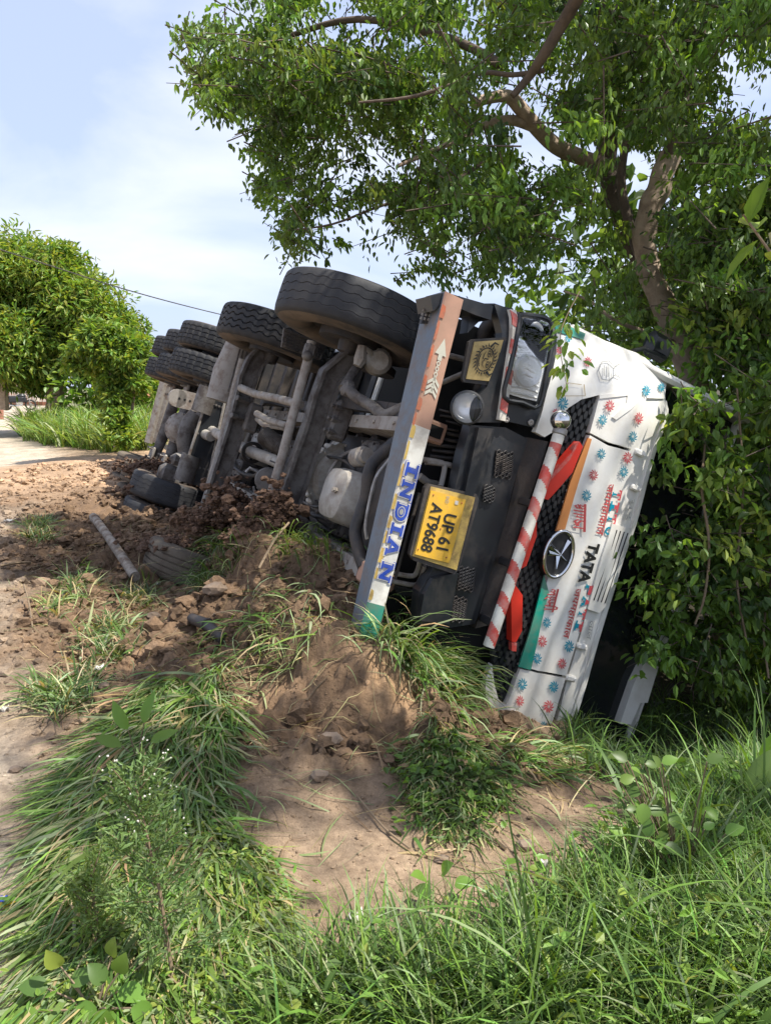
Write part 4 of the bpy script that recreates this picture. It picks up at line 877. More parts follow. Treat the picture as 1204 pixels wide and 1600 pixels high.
b = MB(); b.tube([LY(655, 770, 1.36), LY(617, 905, 1.36)], .008, seg=6); b.build('plate_stay', 'chassis_dark', truck)

# --- writing and stickers on the face
text_obj('panel_lettering', 'TATA', affine(LF(900, 850, .006), LF(896+4, 910, .006), LF(932, 850, .006)), 'black_letter', main, .03) if False else None
def fmp(p0, p1, pu, off=.006): return affine(LF(*p0, 0), LF(*p1, 0), LF(*pu, 0), surf=off)
text_obj('panel_lettering', 'TATA', fmp((918, 846), (900, 909), (935, 850), .012), 'black_letter', main, .045)
for body, p0, p1, pu in (('जयमहाकाल', (947, 754), (927, 834), (957, 757)), ('जयमहाकाल', (897, 917), (876, 995), (906, 920))):
    text_obj('panel_lettering', body, fmp(p0, p1, pu), 'red_letter', main, .015)
# two words with joined letters, drawn as brush strokes (u along, v up; headline at v=1)
def word(strokes, p0, p1, pu, material, wd=.05, parent=main, asp=3.6):
    f = fmp(p0, p1, pu, .0125); polys = []
    for st in strokes: polys.append(stroke([(u*asp, v) for u, v in st], wd*3.2))
    flat_polys('panel_lettering', polys, lambda u, v: f(u/asp, v), material, parent)
bhagya = [[(0, .80), (1, .80)], [(.06, .78), (.10, .62), (.05, .5), (.12, .42), (.2, .42)], [(.14, .8), (.2, .62), (.06, .3), (.12, .12), (.2, .3)], [(.28, .8), (.28, .02)], [(.40, .8), (.40, .02)], [(.50, .8), (.50, .4), (.46, .3), (.52, .26)], [(.62, .8), (.62, .55), (.70, .38), (.82, .36)], [(.58, .4), (.66, .12), (.82, .3)], [(.88, .8), (.88, .02)]]
lakshmi = [[(0, .80), (1, .80)], [(.05, .3), (.05, .5), (.10, .6), (.15, .45), (.14, .25)], [(.14, .45), (.2, .6), (.25, .55)], [(.26, .8), (.26, .02)], [(.34, .8), (.40, .6), (.34, .45), (.42, .35), (.36, .1), (.46, -.1)], [(.46, .8), (.48, .4), (.56, .3)], [(.60, .8), (.60, .3), (.56, .25)], [(.60, .42), (.72, .42)], [(.74, .8), (.74, .02)], [(.88, .8), (.88, .02)], [(.74, .85), (.78, 1.08), (.86, 1.05), (.88, .8)]]
word(bhagya, (893, 784), (888+4, 828), (916, 788), 'red_letter'); word(lakshmi, (854, 918), (846, 955), (873, 920), 'red_letter')
# bicolour names: blue half and red half
SER = {'T': [[(.3, 0), (.7, 0), (.7, .12), (.6, .12), (.6, .82), (.85, .82), (.85, .68), (1, .68), (1, 1), (0, 1), (0, .68), (.15, .68), (.15, .82), (.4, .82), (.4, .12), (.3, .12)]], 'I': LT['I'], 'A': LT['A'],
 'U': [[(0, 1), (0, .86), (.1, .86), (.1, .25), (.3, 0), (.7, 0), (.9, .25), (.9, .86), (1, .86), (1, 1), (.62, 1), (.62, .86), (.7, .86), (.7, .3), (.6, .16), (.4, .16), (.3, .3), (.3, .86), (.38, .86), (.38, 1)]],
 'P': [[(0, 0), (.45, 0), (.45, .14), (.35, .14), (.35, .42), (.7, .42), (.95, .55), (1, .72), (.92, .9), (.7, 1), (0, 1), (0, .86), (.1, .86), (.1, .14), (0, .14)]]}
for wd_, a, c_, up_ in (('TITU', (957, 762), (942, 838), (971, 765)), ('PATI', (915, 910), (894, 986), (926, 913))):
    f0 = fmp(a, c_, up_, .006)
    for i, ch in enumerate(wd_):
        for half, mm_ in ((0, 'teal_sticker'), (1, 'red_sticker')):
            lp = SER[ch][0]
            pts = [(u, v) for u, v in lp]
            # clip at v=.5
            out = []; n = len(pts)
            for k in range(n):
                A, B = pts[k], pts[(k+1) % n]; ia = (A[1] <= .5) if half == 0 else (A[1] >= .5); ib = (B[1] <= .5) if half == 0 else (B[1] >= .5)
                if ia: out.append(A)
                if ia != ib: t = (.5-A[1])/(B[1]-A[1]); out.append((A[0]+(B[0]-A[0])*t, .5))
            if len(out) > 2: flat_polys('name_letter', [[out]], lambda u, v: f0((i+.08+u*.84)/4, v), mm_, main)
for body, p0, p1, pu in (('गुरु', (982, 778), (975, 812), (990, 780)), ('लाल', (921, 968), (915, 998), (927, 970))):
    text_obj('cowl_lettering', body, fmp(p0, p1, pu, .004), 'grey_line', cowl)
def pinwheel(px, py, r, material, parent):
    c = LF(px, py, .0); X_ = LF(px, py-r, 0)-c; Z_ = LF(px+r*.78, py, 0)-c; polys = []
    def f(u, v): p = c+X_*v+Z_*u; p[1] = Yf(p[0], p[2])+.0105; return p
    for k in range(10):
        a = 2*math.pi*k/10+px*.37; pts = []
        for t in np.linspace(0, 1, 6): rr_ = .2+.80*t; aa = a+.9*t; pts.append((rr_*math.cos(aa), rr_*math.sin(aa)))
        for t in np.linspace(1, 0, 6): rr_ = .2+.80*t; aa = a+.9*t+.50*math.sin(math.pi*min(.96, t*.80+.2)); pts.append((rr_*math.cos(aa), rr_*math.sin(aa)))
        polys.append([pts])
    flat_polys('pinwheel_sticker', polys, f, material, parent)
B_, R3 = 'teal_sticker', 'red_sticker'
for px, py, r, mm_, pa in [(886, 528, 8, B_, corner), (872, 547, 8, R3, corner), (916, 565, 9, R3, corner), (877, 630, 11, B_, corner), (866, 645, 8, R3, corner), (950, 634, 10, R3, corner), (939, 656, 10, B_, corner), (1007, 610, 10, B_, corner), (1031, 605, 8, B_, corner), (995, 653, 10, R3, corner), (986, 682, 10, B_, corner),
    (937, 709, 10, B_, main), (925, 742, 10, R3, main), (914, 774, 10.5, B_, main), (978, 715, 10, R3, main), (972, 737, 10, B_, main), (852, 972, 10, B_, main), (845, 1001, 10, R3, main), (837, 1028, 10, B_, main), (887, 1009, 10, B_, main), (876, 1036, 10, R3, main),
    (814, 1068, 10.5, B_, low), (863, 1072, 10, B_, low), (810, 1094, 10, R3, low), (855, 1103, 10, R3, low), (847, 1133, 8, B_, low)]:
    pinwheel(px, py, r*rr.uniform(.9, 1.08), mm_, pa)
# faint outlined pot-and-lotus mark and scuffs near the headlight
f = fmp((930, 596), (930, 562), (975, 596), .0105)
polys = [stroke([(.1, .2), (.05, .5), (.3, .75), (.7, .75), (.95, .5), (.9, .2), (.5, .05), (.1, .2)], .04), stroke([(.2, .45), (.8, .45)], .04), stroke([(.25, .3), (.75, .3)], .03), stroke([(.3, .75), (.1, 1.1), (.4, .95), (.5, 1.25), (.6, .95), (.9, 1.1), (.7, .75)], .04), stroke([(.2, .58), (.8, .58)], .02)]
flat_polys('outlined_emblem', polys, lambda u, v: f(u, v*.8), 'grey_line', corner)
f = fmp((878, 612), (912, 622), (884, 596), .0105); flat_polys('scuff_mark', [stroke([(0, 0), (.05, .9), (.65, 1.1)], .06), stroke([(.75, 1.2), (.95, .2), (.1, -.35)], .05)], f, 'tan_scuff', corner)
# ------------------------------------------------------------------ leaves and grass builders
def nrm(a): return a/(np.linalg.norm(a, axis=-1, keepdims=True)+1e-9)
def leaf_arrays(P, D, L, W, fold=.25, r_=rng, up=None):
    n = len(P); D = nrm(D); U = r_.normal(size=(n, 3))*.55+np.array([0, 0, 1.]) if up is None else up
    S = nrm(np.cross(D, U)); Nn = nrm(np.cross(S, D)); L = L[:, None]; W = W[:, None]
    f = Nn*W*fold
    pts = [P, P+D*L*.30+S*W*.92+f, P+D*L*.68+S*W*.72+f-Nn*L*.03, P+D*L-Nn*L*.14, P+D*L*.68-S*W*.72+f-Nn*L*.03, P+D*L*.30-S*W*.92+f]
    V = np.stack(pts, 1).reshape(-1, 3); b = (np.arange(n)*6)[:, None]
    F = np.concatenate([b+np.array([[0, 1, 2, 3]]), b+np.array([[0, 3, 4, 5]])], 0)
    return V, F
def leaves(name, P, D, L, W, tint, parent=None, material='leaf', up=None):
    V, F = leaf_arrays(P, D, L, W, up=up); return fast_mesh(name, V, F, np.repeat(tint, 6, 0), material, parent, smooth=False)
def big_leaf(P, D, L, W, up):
    D = D/np.linalg.norm(D); S = np.cross(D, up); S /= np.linalg.norm(S); Nn = np.cross(S, D)
    T = [0, .06, .2, .4, .6, .78, .92, 1]; Wd = [0, .35, .82, 1, .9, .6, .22, 0]; V = []
    for t, w_ in zip(T, Wd):
        c = P+D*L*t-Nn*L*.22*t*t; V += [c-S*W*w_+Nn*W*.30*w_, c, c+S*W*w_+Nn*W*.30*w_]
    F = [(3*k+a, 3*k+a+1, 3*k+a+4, 3*k+a+3) for k in range(7) for a in (0, 1)]
    return np.array(V), np.array(F)
def blades(name, P, az, L, el0, droop, W, tint, nseg=5, hug=True, parent=None, tw=None, curl=0, material='grass_blade'):
    n = len(P); pts = [P.copy()]; p = P.copy(); el = el0.copy(); a = az.copy(); tw = rng.normal(0, .5, n) if tw is None else tw
    sides = []
    cur = rng.normal(0, curl, n) if curl else np.zeros(n)
    for k in range(nseg):
        d = np.stack([np.cos(el)*np.cos(a), np.cos(el)*np.sin(a), np.sin(el)], -1); p = p+d*(L/nseg)[:, None]
        if hug:
            g = H(p[:, 0], p[:, 1])+.006+.02*k/nseg; p[:, 2] = np.maximum(p[:, 2], g)
        pts.append(p.copy()); el = np.maximum(el-droop/nseg*(.5+k/nseg), -1.35); a = a+cur/nseg
    ws = np.interp(np.linspace(0, 1, nseg+1), [0, .3, .7, 1], [.75, 1, .8, .06]); out = []
    for k in range(nseg+1):
        d = nrm(pts[min(k+1, nseg)]-pts[max(k-1, 0)]); s = nrm(np.cross(d, np.array([0, 0, 1.])+1e-3)); q = np.cross(s, d)
        s = s*np.cos(tw)[:, None]+q*np.sin(tw)[:, None]; out += [pts[k]-s*(W*ws[k])[:, None], pts[k]+s*(W*ws[k])[:, None]]
    V = np.stack(out, 1).reshape(-1, 3); m_ = 2*(nseg+1); b = (np.arange(n)*m_)[:, None]
    F = np.concatenate([b+np.array([[2*k, 2*k+1, 2*k+3, 2*k+2]]) for k in range(nseg)], 0)
    g = np.repeat(tint[:, None, :], m_, 1)
    return fast_mesh(name, V, F, g.reshape(-1, 3), material, parent)
def tints(n, cols, probs, var=.18):
    c = np.array(cols)[rng.choice(len(cols), n, p=np.array(probs)/sum(probs))]; return c*rng.uniform(1-var, 1+var, (n, 1))*rng.uniform(.93, 1.07, (n, 3))
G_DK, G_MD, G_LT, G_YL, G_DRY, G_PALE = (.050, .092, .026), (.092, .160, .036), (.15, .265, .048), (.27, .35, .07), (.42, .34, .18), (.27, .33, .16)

def pts_px(lst): return [wy(a, b, y) for a, b, y in lst]
def limb(name, pts, r, parent, material='bark', seg=12, wob=.0):
    P = smooth_pts(pts, 5); n = len(P); rr_ = np.interp(np.linspace(0, 1, n), np.linspace(0, 1, len(r)), r)
    b = MB(); V0 = len(b.v); b.tube(P, list(rr_), seg=seg)
    b.v = [tuple(np.array(v)+(np.array([vn(np.array([v[0]*9.+v[2]*5]), np.array([v[2]*7.]), 4)[0], vn(np.array([v[1]*9.+3]), np.array([v[2]*8.]), 6)[0], 0])-.5)*2*wob) for v in b.v]
    return b.build(name, material, parent, True)
def clusters(C, nl, rad, L, W, cols, probs, r_=None, droop=.5, twig=True):
    """each cluster is a drooping twig with leaves along it"""
    n = len(C); tw = nrm(rng.normal(size=(n, 3))*np.array([1, 1, .45])+np.array([0, 0, -.25]))
    k = np.repeat(np.arange(n), nl); m_ = len(k); t = rng.uniform(-1, 1, m_)
    sub = nrm(tw[k]+rng.normal(size=(m_, 3))*.5)
    P = C[k]+tw[k]*(t*rad[k])[:, None]+rng.normal(size=(m_, 3))*(rad[k]*.33)[:, None]
    D = nrm(sub*.7+rng.normal(size=(m_, 3))*.48+np.array([0, 0, -droop]))
    base = tints(n, cols, probs, .12)[k]*rng.uniform(.8, 1.25, (m_, 1))
    return P, D, L*rng.uniform(.65, 1.25, m_), W*rng.uniform(.7, 1.2, m_), base, tw
def twigs(name, C, tw, rad, parent, r=.004, material='bark_dark'):
    n = len(C); A = C-tw*rad[:, None]; B = C+tw*rad[:, None]; S = nrm(np.cross(tw, rng.normal(size=(n, 3)))); Q = np.cross(tw, S)
    V = []; 
    for base, rr_ in ((A, r*1.4), (B, r*.5)):
        for k in range(3): a = 2*math.pi*k/3; V.append(base+(S*math.cos(a)+Q*math.sin(a))*rr_)
    V = np.stack(V, 1).reshape(-1, 3); b = (np.arange(n)*6)[:, None]
    F = np.concatenate([b+np.array([[k, (k+1) % 3, 3+(k+1) % 3, 3+k]]) for k in range(3)], 0)
    o = fast_mesh(name, V, F, None, material, parent); o['kind'] = 'stuff'; return o

# ------------------------------------------------------------------ the big tree over the truck
BARE = [((1075, 600), (1050, 520), (1020, 440), (1006, 385), (1010, 335), (1030, 285), (1048, 232)), ((948, 130), (952, 215)), ((838, 200), (805, 160), (842, 96), (880, 30)), ((838, 200), (780, 192), (740, 205))]
def clear_trunk(C):
    px, py = w2p(C); keep = np.ones(len(C), bool)
    for k, path in enumerate(BARE):
        rad_ = (36, 30, 14, 12)[k]
        for (x0, y0), (x1, y1) in zip(path[:-1], path[1:]):
            t = np.clip(((px-x0)*(x1-x0)+(py-y0)*(y1-y0))/((x1-x0)**2+(y1-y0)**2), 0, 1); d = np.hypot(px-x0-t*(x1-x0), py-y0-t*(y1-y0)); keep &= ~((d < rad_) & (C[:, 1] < 6.0) & (rng.uniform(size=len(C)) < .93))
    return C[keep]
bt_base = np.array([2.75, 5.6, -.85]); bt = empty('roadside_tree', (0, 0, 0)); tag(bt, 'tall leafy tree with bent brown trunk leaning over the truck cab', 'tree')
limb('trunk', [bt_base]+pts_px([(1140, 900, 5.7), (1118, 730, 5.65), (1088, 610, 5.6), (1056, 520, 5.6), (1020, 440, 5.65), (1006, 385, 5.7), (1010, 335, 5.7), (1030, 285, 5.7), (1048, 238, 5.7)]), [.17, .13, .115, .10, .09, .085, .08, .08, .085], bt, wob=.02)
limb('limb', pts_px([(1040, 480, 5.75), (1000, 400, 6.1), (965, 320, 6.3), (948, 255, 6.4), (951, 200, 6.4), (953, 120, 6.3), (942, 20, 6.2), (925, -120, 6.0)]), [.09, .085, .08, .075, .07, .05], bt, 'bark_dark', wob=.01)
limb('limb', pts_px([(950, 260, 6.4), (905, 245, 6.2), (868, 228, 6.0), (838, 200, 5.8), (815, 172, 5.7), (790, 150, 5.6), (740, 160, 5.4)]), [.055, .06, .055, .05, .03], bt, 'bark')
limb('limb', pts_px([(838, 200, 5.8), (800, 188, 5.7), (760, 195, 5.6), (700, 225, 5.4), (620, 260, 5.2)]), [.04, .035, .02, .012], bt, 'bark')
limb('limb', pts_px([(800, 150, 4.6), (826, 120, 4.6), (845, 92, 4.5), (876, 40, 4.4), (915, -30, 4.2), (960, -150, 4)]), [.018, .026, .032, .036, .04], bt, 'bark_dark')
limb('limb', pts_px([(850, 110, 4.6), (800, 117, 4.6), (754, 114, 4.6), (700, 134, 4.6), (640, 152, 4.6), (560, 160, 4.6)]), [.014, .014, .012, .011, .006], bt, 'bark_dark')
limb('limb', pts_px([(1040, 262, 5.7), (1060, 180, 5.6), (1090, 60, 5.5), (1120, -80, 5.3)]), [.05, .045, .04, .03], bt, 'bark_dark')
limb('limb', pts_px([(1000, 400, 5.7), (985, 360, 5.9), (970, 280, 6), (985, 190, 6), (1015, 90, 6)]), [.04, .035, .03, .02], bt, 'bark_dark')
limb('limb', pts_px([(1065, 540, 5.6), (1010, 520, 5.4), (960, 500, 5.2), (920, 470, 5.1), (880, 455, 5.0)]), [.022, .015, .01, .006], bt, 'bark')
limb('limb', pts_px([(780, 100, 5), (700, 60, 5.2), (560, 30, 5.4), (440, 60, 5.6), (350, 90, 5.7)]), [.03, .025, .018, .008], bt, 'bark_dark')
limb('limb', pts_px([(760, 250, 5.6), (680, 300, 5.5), (600, 320, 5.4), (520, 350, 5.3), (450, 360, 5.3)]), [.016, .012, .008, .005], bt, 'bark_dark')
crown_poly = [(285, 20), (290, 95), (335, 180), (398, 205), (408, 290), (415, 325), (445, 375), (478, 408), (540, 418), (590, 400), (620, 430), (660, 440), (700, 425), (760, 465), (800, 440), (850, 430), (880, 490), (930, 520), (1000, 540), (1080, 560), (1204, 580), (1320, 500), (1320, -60), (350, -60)]
def crown_density(px, py):
    d = np.full(px.shape, .95)
    d = np.where((py > 200) & (px < 1000), .62, d); d = np.where((py > 330) & (px < 780), .50, d)
    d = np.where(px < 430, .62, d)
    for poly, v in ((((790, 405), (905, 395), (920, 520), (770, 500)), .10), (((812, 130), (862, 120), (880, 200), (850, 280), (815, 262)), .18), (((480, 195), (560, 165), (640, 185), (700, 160), (730, 215), (620, 290), (540, 320), (470, 290)), .42), (((1090, 20), (1204, 20), (1204, 125), (1120, 110)), .5), (((640, 350), (740, 330), (760, 470), (600, 430)), .42), (((900, 500), (1060, 480), (1060, 600), (900, 600)), .35), (((290, 110), (400, 190), (400, 420), (280, 420)), .35)):
        d = np.where(inpoly(px, py, poly), v, d)
    g = fbm(px/75., py/60., 3, 12); return d*np.clip((g-.36)*5.5, 0.02, 1.15)
C = []
while len(C) < 1800:
    px, py = rng.uniform(280, 1320), rng.uniform(-60, 600)
    if not inpoly(np.array([px]), np.array([py]), crown_poly)[0]: continue
    if rng.uniform() > crown_density(np.array([px]), np.array([py]))[0]: continue
    y = rng.uniform(4.3, 8.2) if px > 700 else rng.uniform(4.8, 7.2)
    C.append(wy(px, py, y))
C = np.array(C); rad = rng.uniform(.10, .24, len(C))
C = clear_trunk(C)
rad = rng.uniform(.08, .20, len(C))
P, D, L, W_, tn, tw = clusters(C, 50, rad, .058, .0145, [G_DK, G_MD, G_LT, (.13, .20, .05)], [.10, .34, .34, .22], droop=.9)
leaves('crown', P, D, L, W_, tn, bt)['kind'] = 'stuff'
twigs('twigs', C, tw, rad*1.6, bt)
# the crown goes on above and to the right of the frame: it is what shades the verge
C2 = np.stack([rng.uniform(.6, 7.5, 1100), rng.uniform(-2.2, 8, 1100), rng.uniform(4.3, 8.0, 1100)], -1)
px, py = w2p(C2); keep = ((C2[:, 2] > CH+.50*C2[:, 1]+.5) | (px > 1330)) & (fbm(C2[:, 0]*.9+C2[:, 2]*.3, C2[:, 1]*.9, 3, 44) > .49)
keep &= (C2[:, 1]+.19*C2[:, 2] > 2.1) & (C2[:, 0]-.59*C2[:, 2] > -1.35); C2 = C2[keep]; rad2 = rng.uniform(.25, .45, len(C2))
P, D, L, W_, tn, tw2 = clusters(C2, 40, rad2, .13, .042, [G_DK, G_MD], [.5, .5])
leaves('upper_crown', P, D, L, W_, tn, bt)['kind'] = 'stuff'

# ------------------------------------------------------------------ creeper-clad thicket right of the cab
th = empty('creeper_thicket', (0, 0, 0)); tag(th, 'dense dark thicket of climbing creeper hanging beside the cab roof', 'bush')
hp = [(1060, 600), (1100, 540), (1000, 545), (1010, 520), (1060, 400), (1150, 300), (1330, 250), (1330, 1150), (1180, 1080), (1060, 1040), (1010, 1020), (985, 985), (975, 930), (1010, 900), (985, 860), (1010, 800), (1020, 730), (1045, 690), (1040, 640)]
C = []
while len(C) < 1500:
    px, py = rng.uniform(960, 1330), rng.uniform(250, 1150)
    if inpoly(np.array([px]), np.array([py]), hp)[0] and rng.uniform() < np.clip((fbm(np.array([px/45.]), np.array([py/40.]), 3, 31)[0]-.3)*4, .1, 1):
        lo = 4.05 if py > 575 else 4.6
        C.append(wy(px, py, lo+(6.6-lo)*rng.uniform()**1.4))
C = clear_trunk(np.array(C)); rad = rng.uniform(.08, .18, len(C))
P, D, L, W_, tn, tw = clusters(C, 26, rad, .072, .0205, [G_DK, G_MD, G_LT, G_YL], [.16, .38, .36, .10], droop=.7)
leaves('creeper_leaves', P, D, L, W_, tn, th)['kind'] = 'stuff'; twigs('creeper_twigs', C, tw, rad*1.5, th, r=.003)
for pts in ([(1098, 640, 4.5), (1100, 700, 4.3), (1095, 760, 4.1), (1107, 850, 4.05), (1100, 930, 4), (1085, 975, 4)], [(1150, 600, 4.4), (1160, 760, 4.2), (1150, 900, 4.1), (1165, 1000, 4.1)], [(1200, 1060, 4), (1192, 980, 4.2), (1204, 900, 4.3), (1190, 780, 4.5)]):
    limb('vine_stem', pts_px(pts), [.006, .008, .006], th, 'stick', seg=6)
# thin sprays of fresh leaves in front, each its own shoot
def spray(name, root, tip, n, L, W, cols, probs, label=None, cat=None, group=None, parent=None, spread=.06, r=.003, droop=.5):
    e = parent or empty(name, (0, 0, 0))
    if label: tag(e, label, cat, group)
    A, B = np.array(root), np.array(tip); mid = (A+B)/2+rng.normal(size=3)*.04
    limb('stem', [A, mid, B], [r*1.3, r*.7], e, 'stick', seg=6)
    t = rng.uniform(.15, 1, n)[:, None]; P = A*(1-t)**2+2*mid*t*(1-t)+B*t*t+rng.normal(size=(n, 3))*.008; ax = nrm((B-A)[None])
    D = nrm(ax*.5+nrm(rng.normal(size=(n, 3)))*1.0+np.array([0, 0, -droop])); D[:, 2] = np.where(D[:, 2] > .6, .3, D[:, 2])
    P = P+D*rng.uniform(0, spread, (n, 1))
    leaves('leaf_shoots', P, D, L*rng.uniform(.7, 1.2, n), W*rng.uniform(.75, 1.15, n), tints(n, cols, probs), e)['kind'] = 'stuff'; return e
spray('hanging_twig', wy(905, 455, 3.6), wy(884, 600, 3.35), 46, .058, .016, [G_LT, G_YL, G_MD], [.5, .25, .25], 'fresh green leafy twig hanging in front of the white cab corner', 'twig', spread=.11, r=.0022)
spray('leafy_shoot', wy(1230, 420, 2.4), wy(1160, 335, 2.5), 9, .13, .032, [G_LT, G_YL, (.16, .15, .05)], [.5, .3, .2], 'big leaved shoot reaching in from the right edge', 'branch', spread=.02, r=.005, droop=.1)

# ------------------------------------------------------------------ background trees
def lobed_tree(name, label, lobes, n_per, L, W, cols, probs, trunks, group=None):
    e = empty(name, (0, 0, 0)); tag(e, label, 'tree', group); PP, DD = [], []
    for px, py, rp, y in lobes:
        c = wy(px, py, y); r = rp/FPX*y; n = int(n_per*(rp/50.)**2)
        nl = max(5, n//55); d = nrm(rng.normal(size=(nl, 3))); sub = c+d*r*rng.uniform(.5, 1.14, (nl, 1))*np.array([1, 1, .85])
        k = rng.integers(0, nl, n); q = nrm(rng.normal(size=(n, 3))); rr_ = r*.34*rng.uniform(.2, 1.0, (n, 1))**.6*(1+.6*(rng.uniform(size=(n, 1)) > .93))
        PP.append(sub[k]+q*rr_*np.array([1.2, 1.2, .75])); DD.append(nrm(q+rng.normal(size=(n, 3))*.6+np.array([0, 0, -.25])))
    P = np.concatenate(PP); D = np.concatenate(DD); n = len(P)
    leaves('crown', P, D, L*rng.uniform(.6, 1.2, n), W*rng.uniform(.7, 1.2, n), tints(n, cols, probs), e)['kind'] = 'stuff'
    for pts, r in trunks: limb('trunk', pts_px(pts), r, e, 'bark', seg=8)
    return e
lobed_tree('shade_tree', 'large round green tree far back by the left edge of the road', [(20, 425, 62, 22), (-40, 470, 80, 23), (88, 445, 58, 22), (140, 485, 52, 21.5), (60, 510, 78, 23), (125, 540, 50, 22), (10, 540, 60, 21), (180, 520, 38, 22.5), (60, 580, 34, 22), (-30, 560, 60, 22), (110, 400, 20, 22), (205, 540, 22, 22)], 5200, .22, .034, [G_MD, G_LT, G_YL, (.22, .24, .05)], [.14, .42, .30, .14], [([(86, 640, 22), (88, 600, 22), (84, 560, 22), (90, 520, 22)], [.28, .24, .22]), ([(6, 640, 21), (4, 590, 21), (10, 540, 21)], [.16, .14])])
lobed_tree('young_tree', 'small bright tree wrapped in creeper behind the tipped truck tail', [(165, 545, 42, 14), (138, 560, 30, 14), (200, 552, 34, 14), (182, 590, 30, 14), (150, 520, 24, 14), (208, 590, 24, 14), (176, 625, 22, 13.8), (184, 655, 20, 13.7), (190, 680, 18, 13.6)], 3600, .14, .030, [G_LT, G_YL, G_MD], [.5, .3, .2], [([(186, 700, 14), (180, 640, 14), (176, 580, 14), (170, 540, 14)], [.10, .07, .05]), ([(206, 650, 14), (209, 600, 14), (198, 575, 14)], [.03, .025])])
far = empty('distant_trees', (0, 0, 0))
n = 26000; P = np.stack([rng.uniform(2.2, 20, n), rng.uniform(8.5, 16, n), rng.uniform(-.8, 6.5, n)], -1); hgt = 2.2+3.0*fbm(P[:, 0]*.35, P[:, 1]*.2, 3, 9)+.25*(P[:, 0]-2.2); P = P[P[:, 2] < hgt]; n = len(P)
bpy.data.objects.remove(far)
o = leaves('distant_thicket', P, nrm(rng.normal(size=(n, 3))), .26*rng.uniform(.6, 1.2, n), .075*rng.uniform(.7, 1.2, n), tints(n, [G_DK, G_MD], [.6, .4])); tag(o, 'dark mass of foliage behind the creeper and the cab', 'bushes', kind='stuff')
n = 9000; P = np.stack([rng.uniform(-9.2, -3.4, n), rng.uniform(20, 26, n), rng.uniform(0, 3.4, n)], -1); P = P[P[:, 2] < .8+2.2*fbm(P[:, 0]*.6, P[:, 1]*.3, 3, 19)]; n = len(P)
o = leaves('bank_bushes', P, nrm(rng.normal(size=(n, 3))), .26*rng.uniform(.6, 1.2, n), .08*rng.uniform(.7, 1.2, n), tints(n, [G_LT, G_MD, G_YL], [.5, .3, .2])); tag(o, 'sunlit bushes on the bank behind the truck tail', 'bushes', kind='stuff')

# ------------------------------------------------------------------ grass
def gr(name, label, poly, n, xr, yr, azf, Lr, el, dr, W, cols, probs, hug=True, curl=.4, nseg=5, clump=0, cat='grass', lift=0):
    P = sample(poly, n, xr, yr)
    if len(P) < n*.2: print('few', name, len(P))
    if clump: 
        c_ = P[rng.integers(0, len(P), clump)]; k = rng.integers(0, clump, len(P)); cb = rng.uniform(.72, 1.28, (clump, 1))[k]*(1+rng.normal(0, .06, (clump, 3)))[k]; P = c_[k]+rng.normal(size=(len(P), 3))*.045; P[:, 2] = H(P[:, 0], P[:, 1])
    n = len(P); cb = cb if clump else 1.; P[:, 2] += lift*rng.uniform(0, 1, n); az = azf(P)+rng.normal(0, .45, n)
    o = blades(name, P, az, rng.uniform(*Lr, n), rng.uniform(*el, n), rng.uniform(*dr, n), W*np.clip(np.exp(rng.normal(-.08, .45, n)), .4, 2.4), tints(n, cols, probs)*cb, hug=hug, curl=curl, nseg=nseg)
    tag(o, label, cat, kind='stuff'); return o
MATT = [G_MD, G_PALE, G_LT, G_DRY]
fan = lambda cx_, cy_: (lambda P: np.arctan2(P[:, 1]-cy_, P[:, 0]-cx_))
gr('matted_grass', 'long green grass pressed flat and combed down the left verge', [(95, 1600), (110, 1400), (140, 1230), (180, 1150), (230, 1085), (320, 1065), (350, 1100), (330, 1170), (310, 1220), (335, 1290), (360, 1350), (375, 1420), (340, 1600)], 17000, (-1.9, .1), (1.1, 3.6), lambda P: -1.60+.75*(P[:, 0]+.75)+.5*(fbm(P[:, 0]*3, P[:, 1]*3, 2, 7)-.5), (.12, .34), (.0, .5), (.7, 2.0), .0036, [(.11, .19, .045), G_PALE, G_LT, G_DRY], [.34, .28, .26, .12], clump=1500)
gr('pale_grass', 'pale yellow green low grass in the sunlit patch', [(90, 1480), (150, 1330), (300, 1260), (390, 1330), (430, 1420), (430, 1560), (200, 1600), (80, 1600)], 12000, (-1.4, .1), (1.2, 2.6), fan(-.7, 2.9), (.06, .22), (.0, .6), (.5, 1.8), .0026, [G_YL, G_PALE, G_LT, G_DRY], [.34, .34, .2, .12])
gr('foreground_grass', 'tall fresh grass blades filling the lower right foreground', [(400, 1700), (450, 1600), (540, 1560), (700, 1540), (820, 1490), (920, 1450), (1000, 1380), (1060, 1300), (1230, 1220), (1400, 1700)], 15500, (-.5, 2.3), (.9, 3.1), lambda P: rng.uniform(-math.pi, math.pi, len(P)), (.14, .34), (.8, 1.5), (.6, 2.3), .0026, [G_MD, G_LT, G_DK, G_PALE], [.42, .34, .14, .10], hug=False, nseg=6, clump=900)
gr('long_blades', 'long arching grass blades standing above the foreground', [(560, 1750), (700, 1640), (860, 1540), (960, 1430), (1040, 1320), (1230, 1200), (1400, 1700)], 150, (-.4, 2.3), (.95, 3.0), lambda P: rng.uniform(-math.pi, math.pi, len(P)), (.4, .75), (1.0, 1.45), (.9, 2.2), .0036, [G_LT, G_PALE, G_MD], [.45, .1, .45], hug=False, nseg=9)
gr('tuft_by_bumper', 'long bent grass tuft under the black bumper', [(590, 975), (640, 955), (700, 975), (760, 990), (735, 1040), (715, 1110), (690, 1110), (640, 1060)], 1700, (-.4, 1.2), (3.0, 4.3), lambda P: np.where(rng.uniform(size=len(P)) < .6, -1.0, 2.6), (.16, .40), (.2, 1.15), (1.0, 2.6), .0036, MATT, [.42, .28, .2, .1], clump=140)
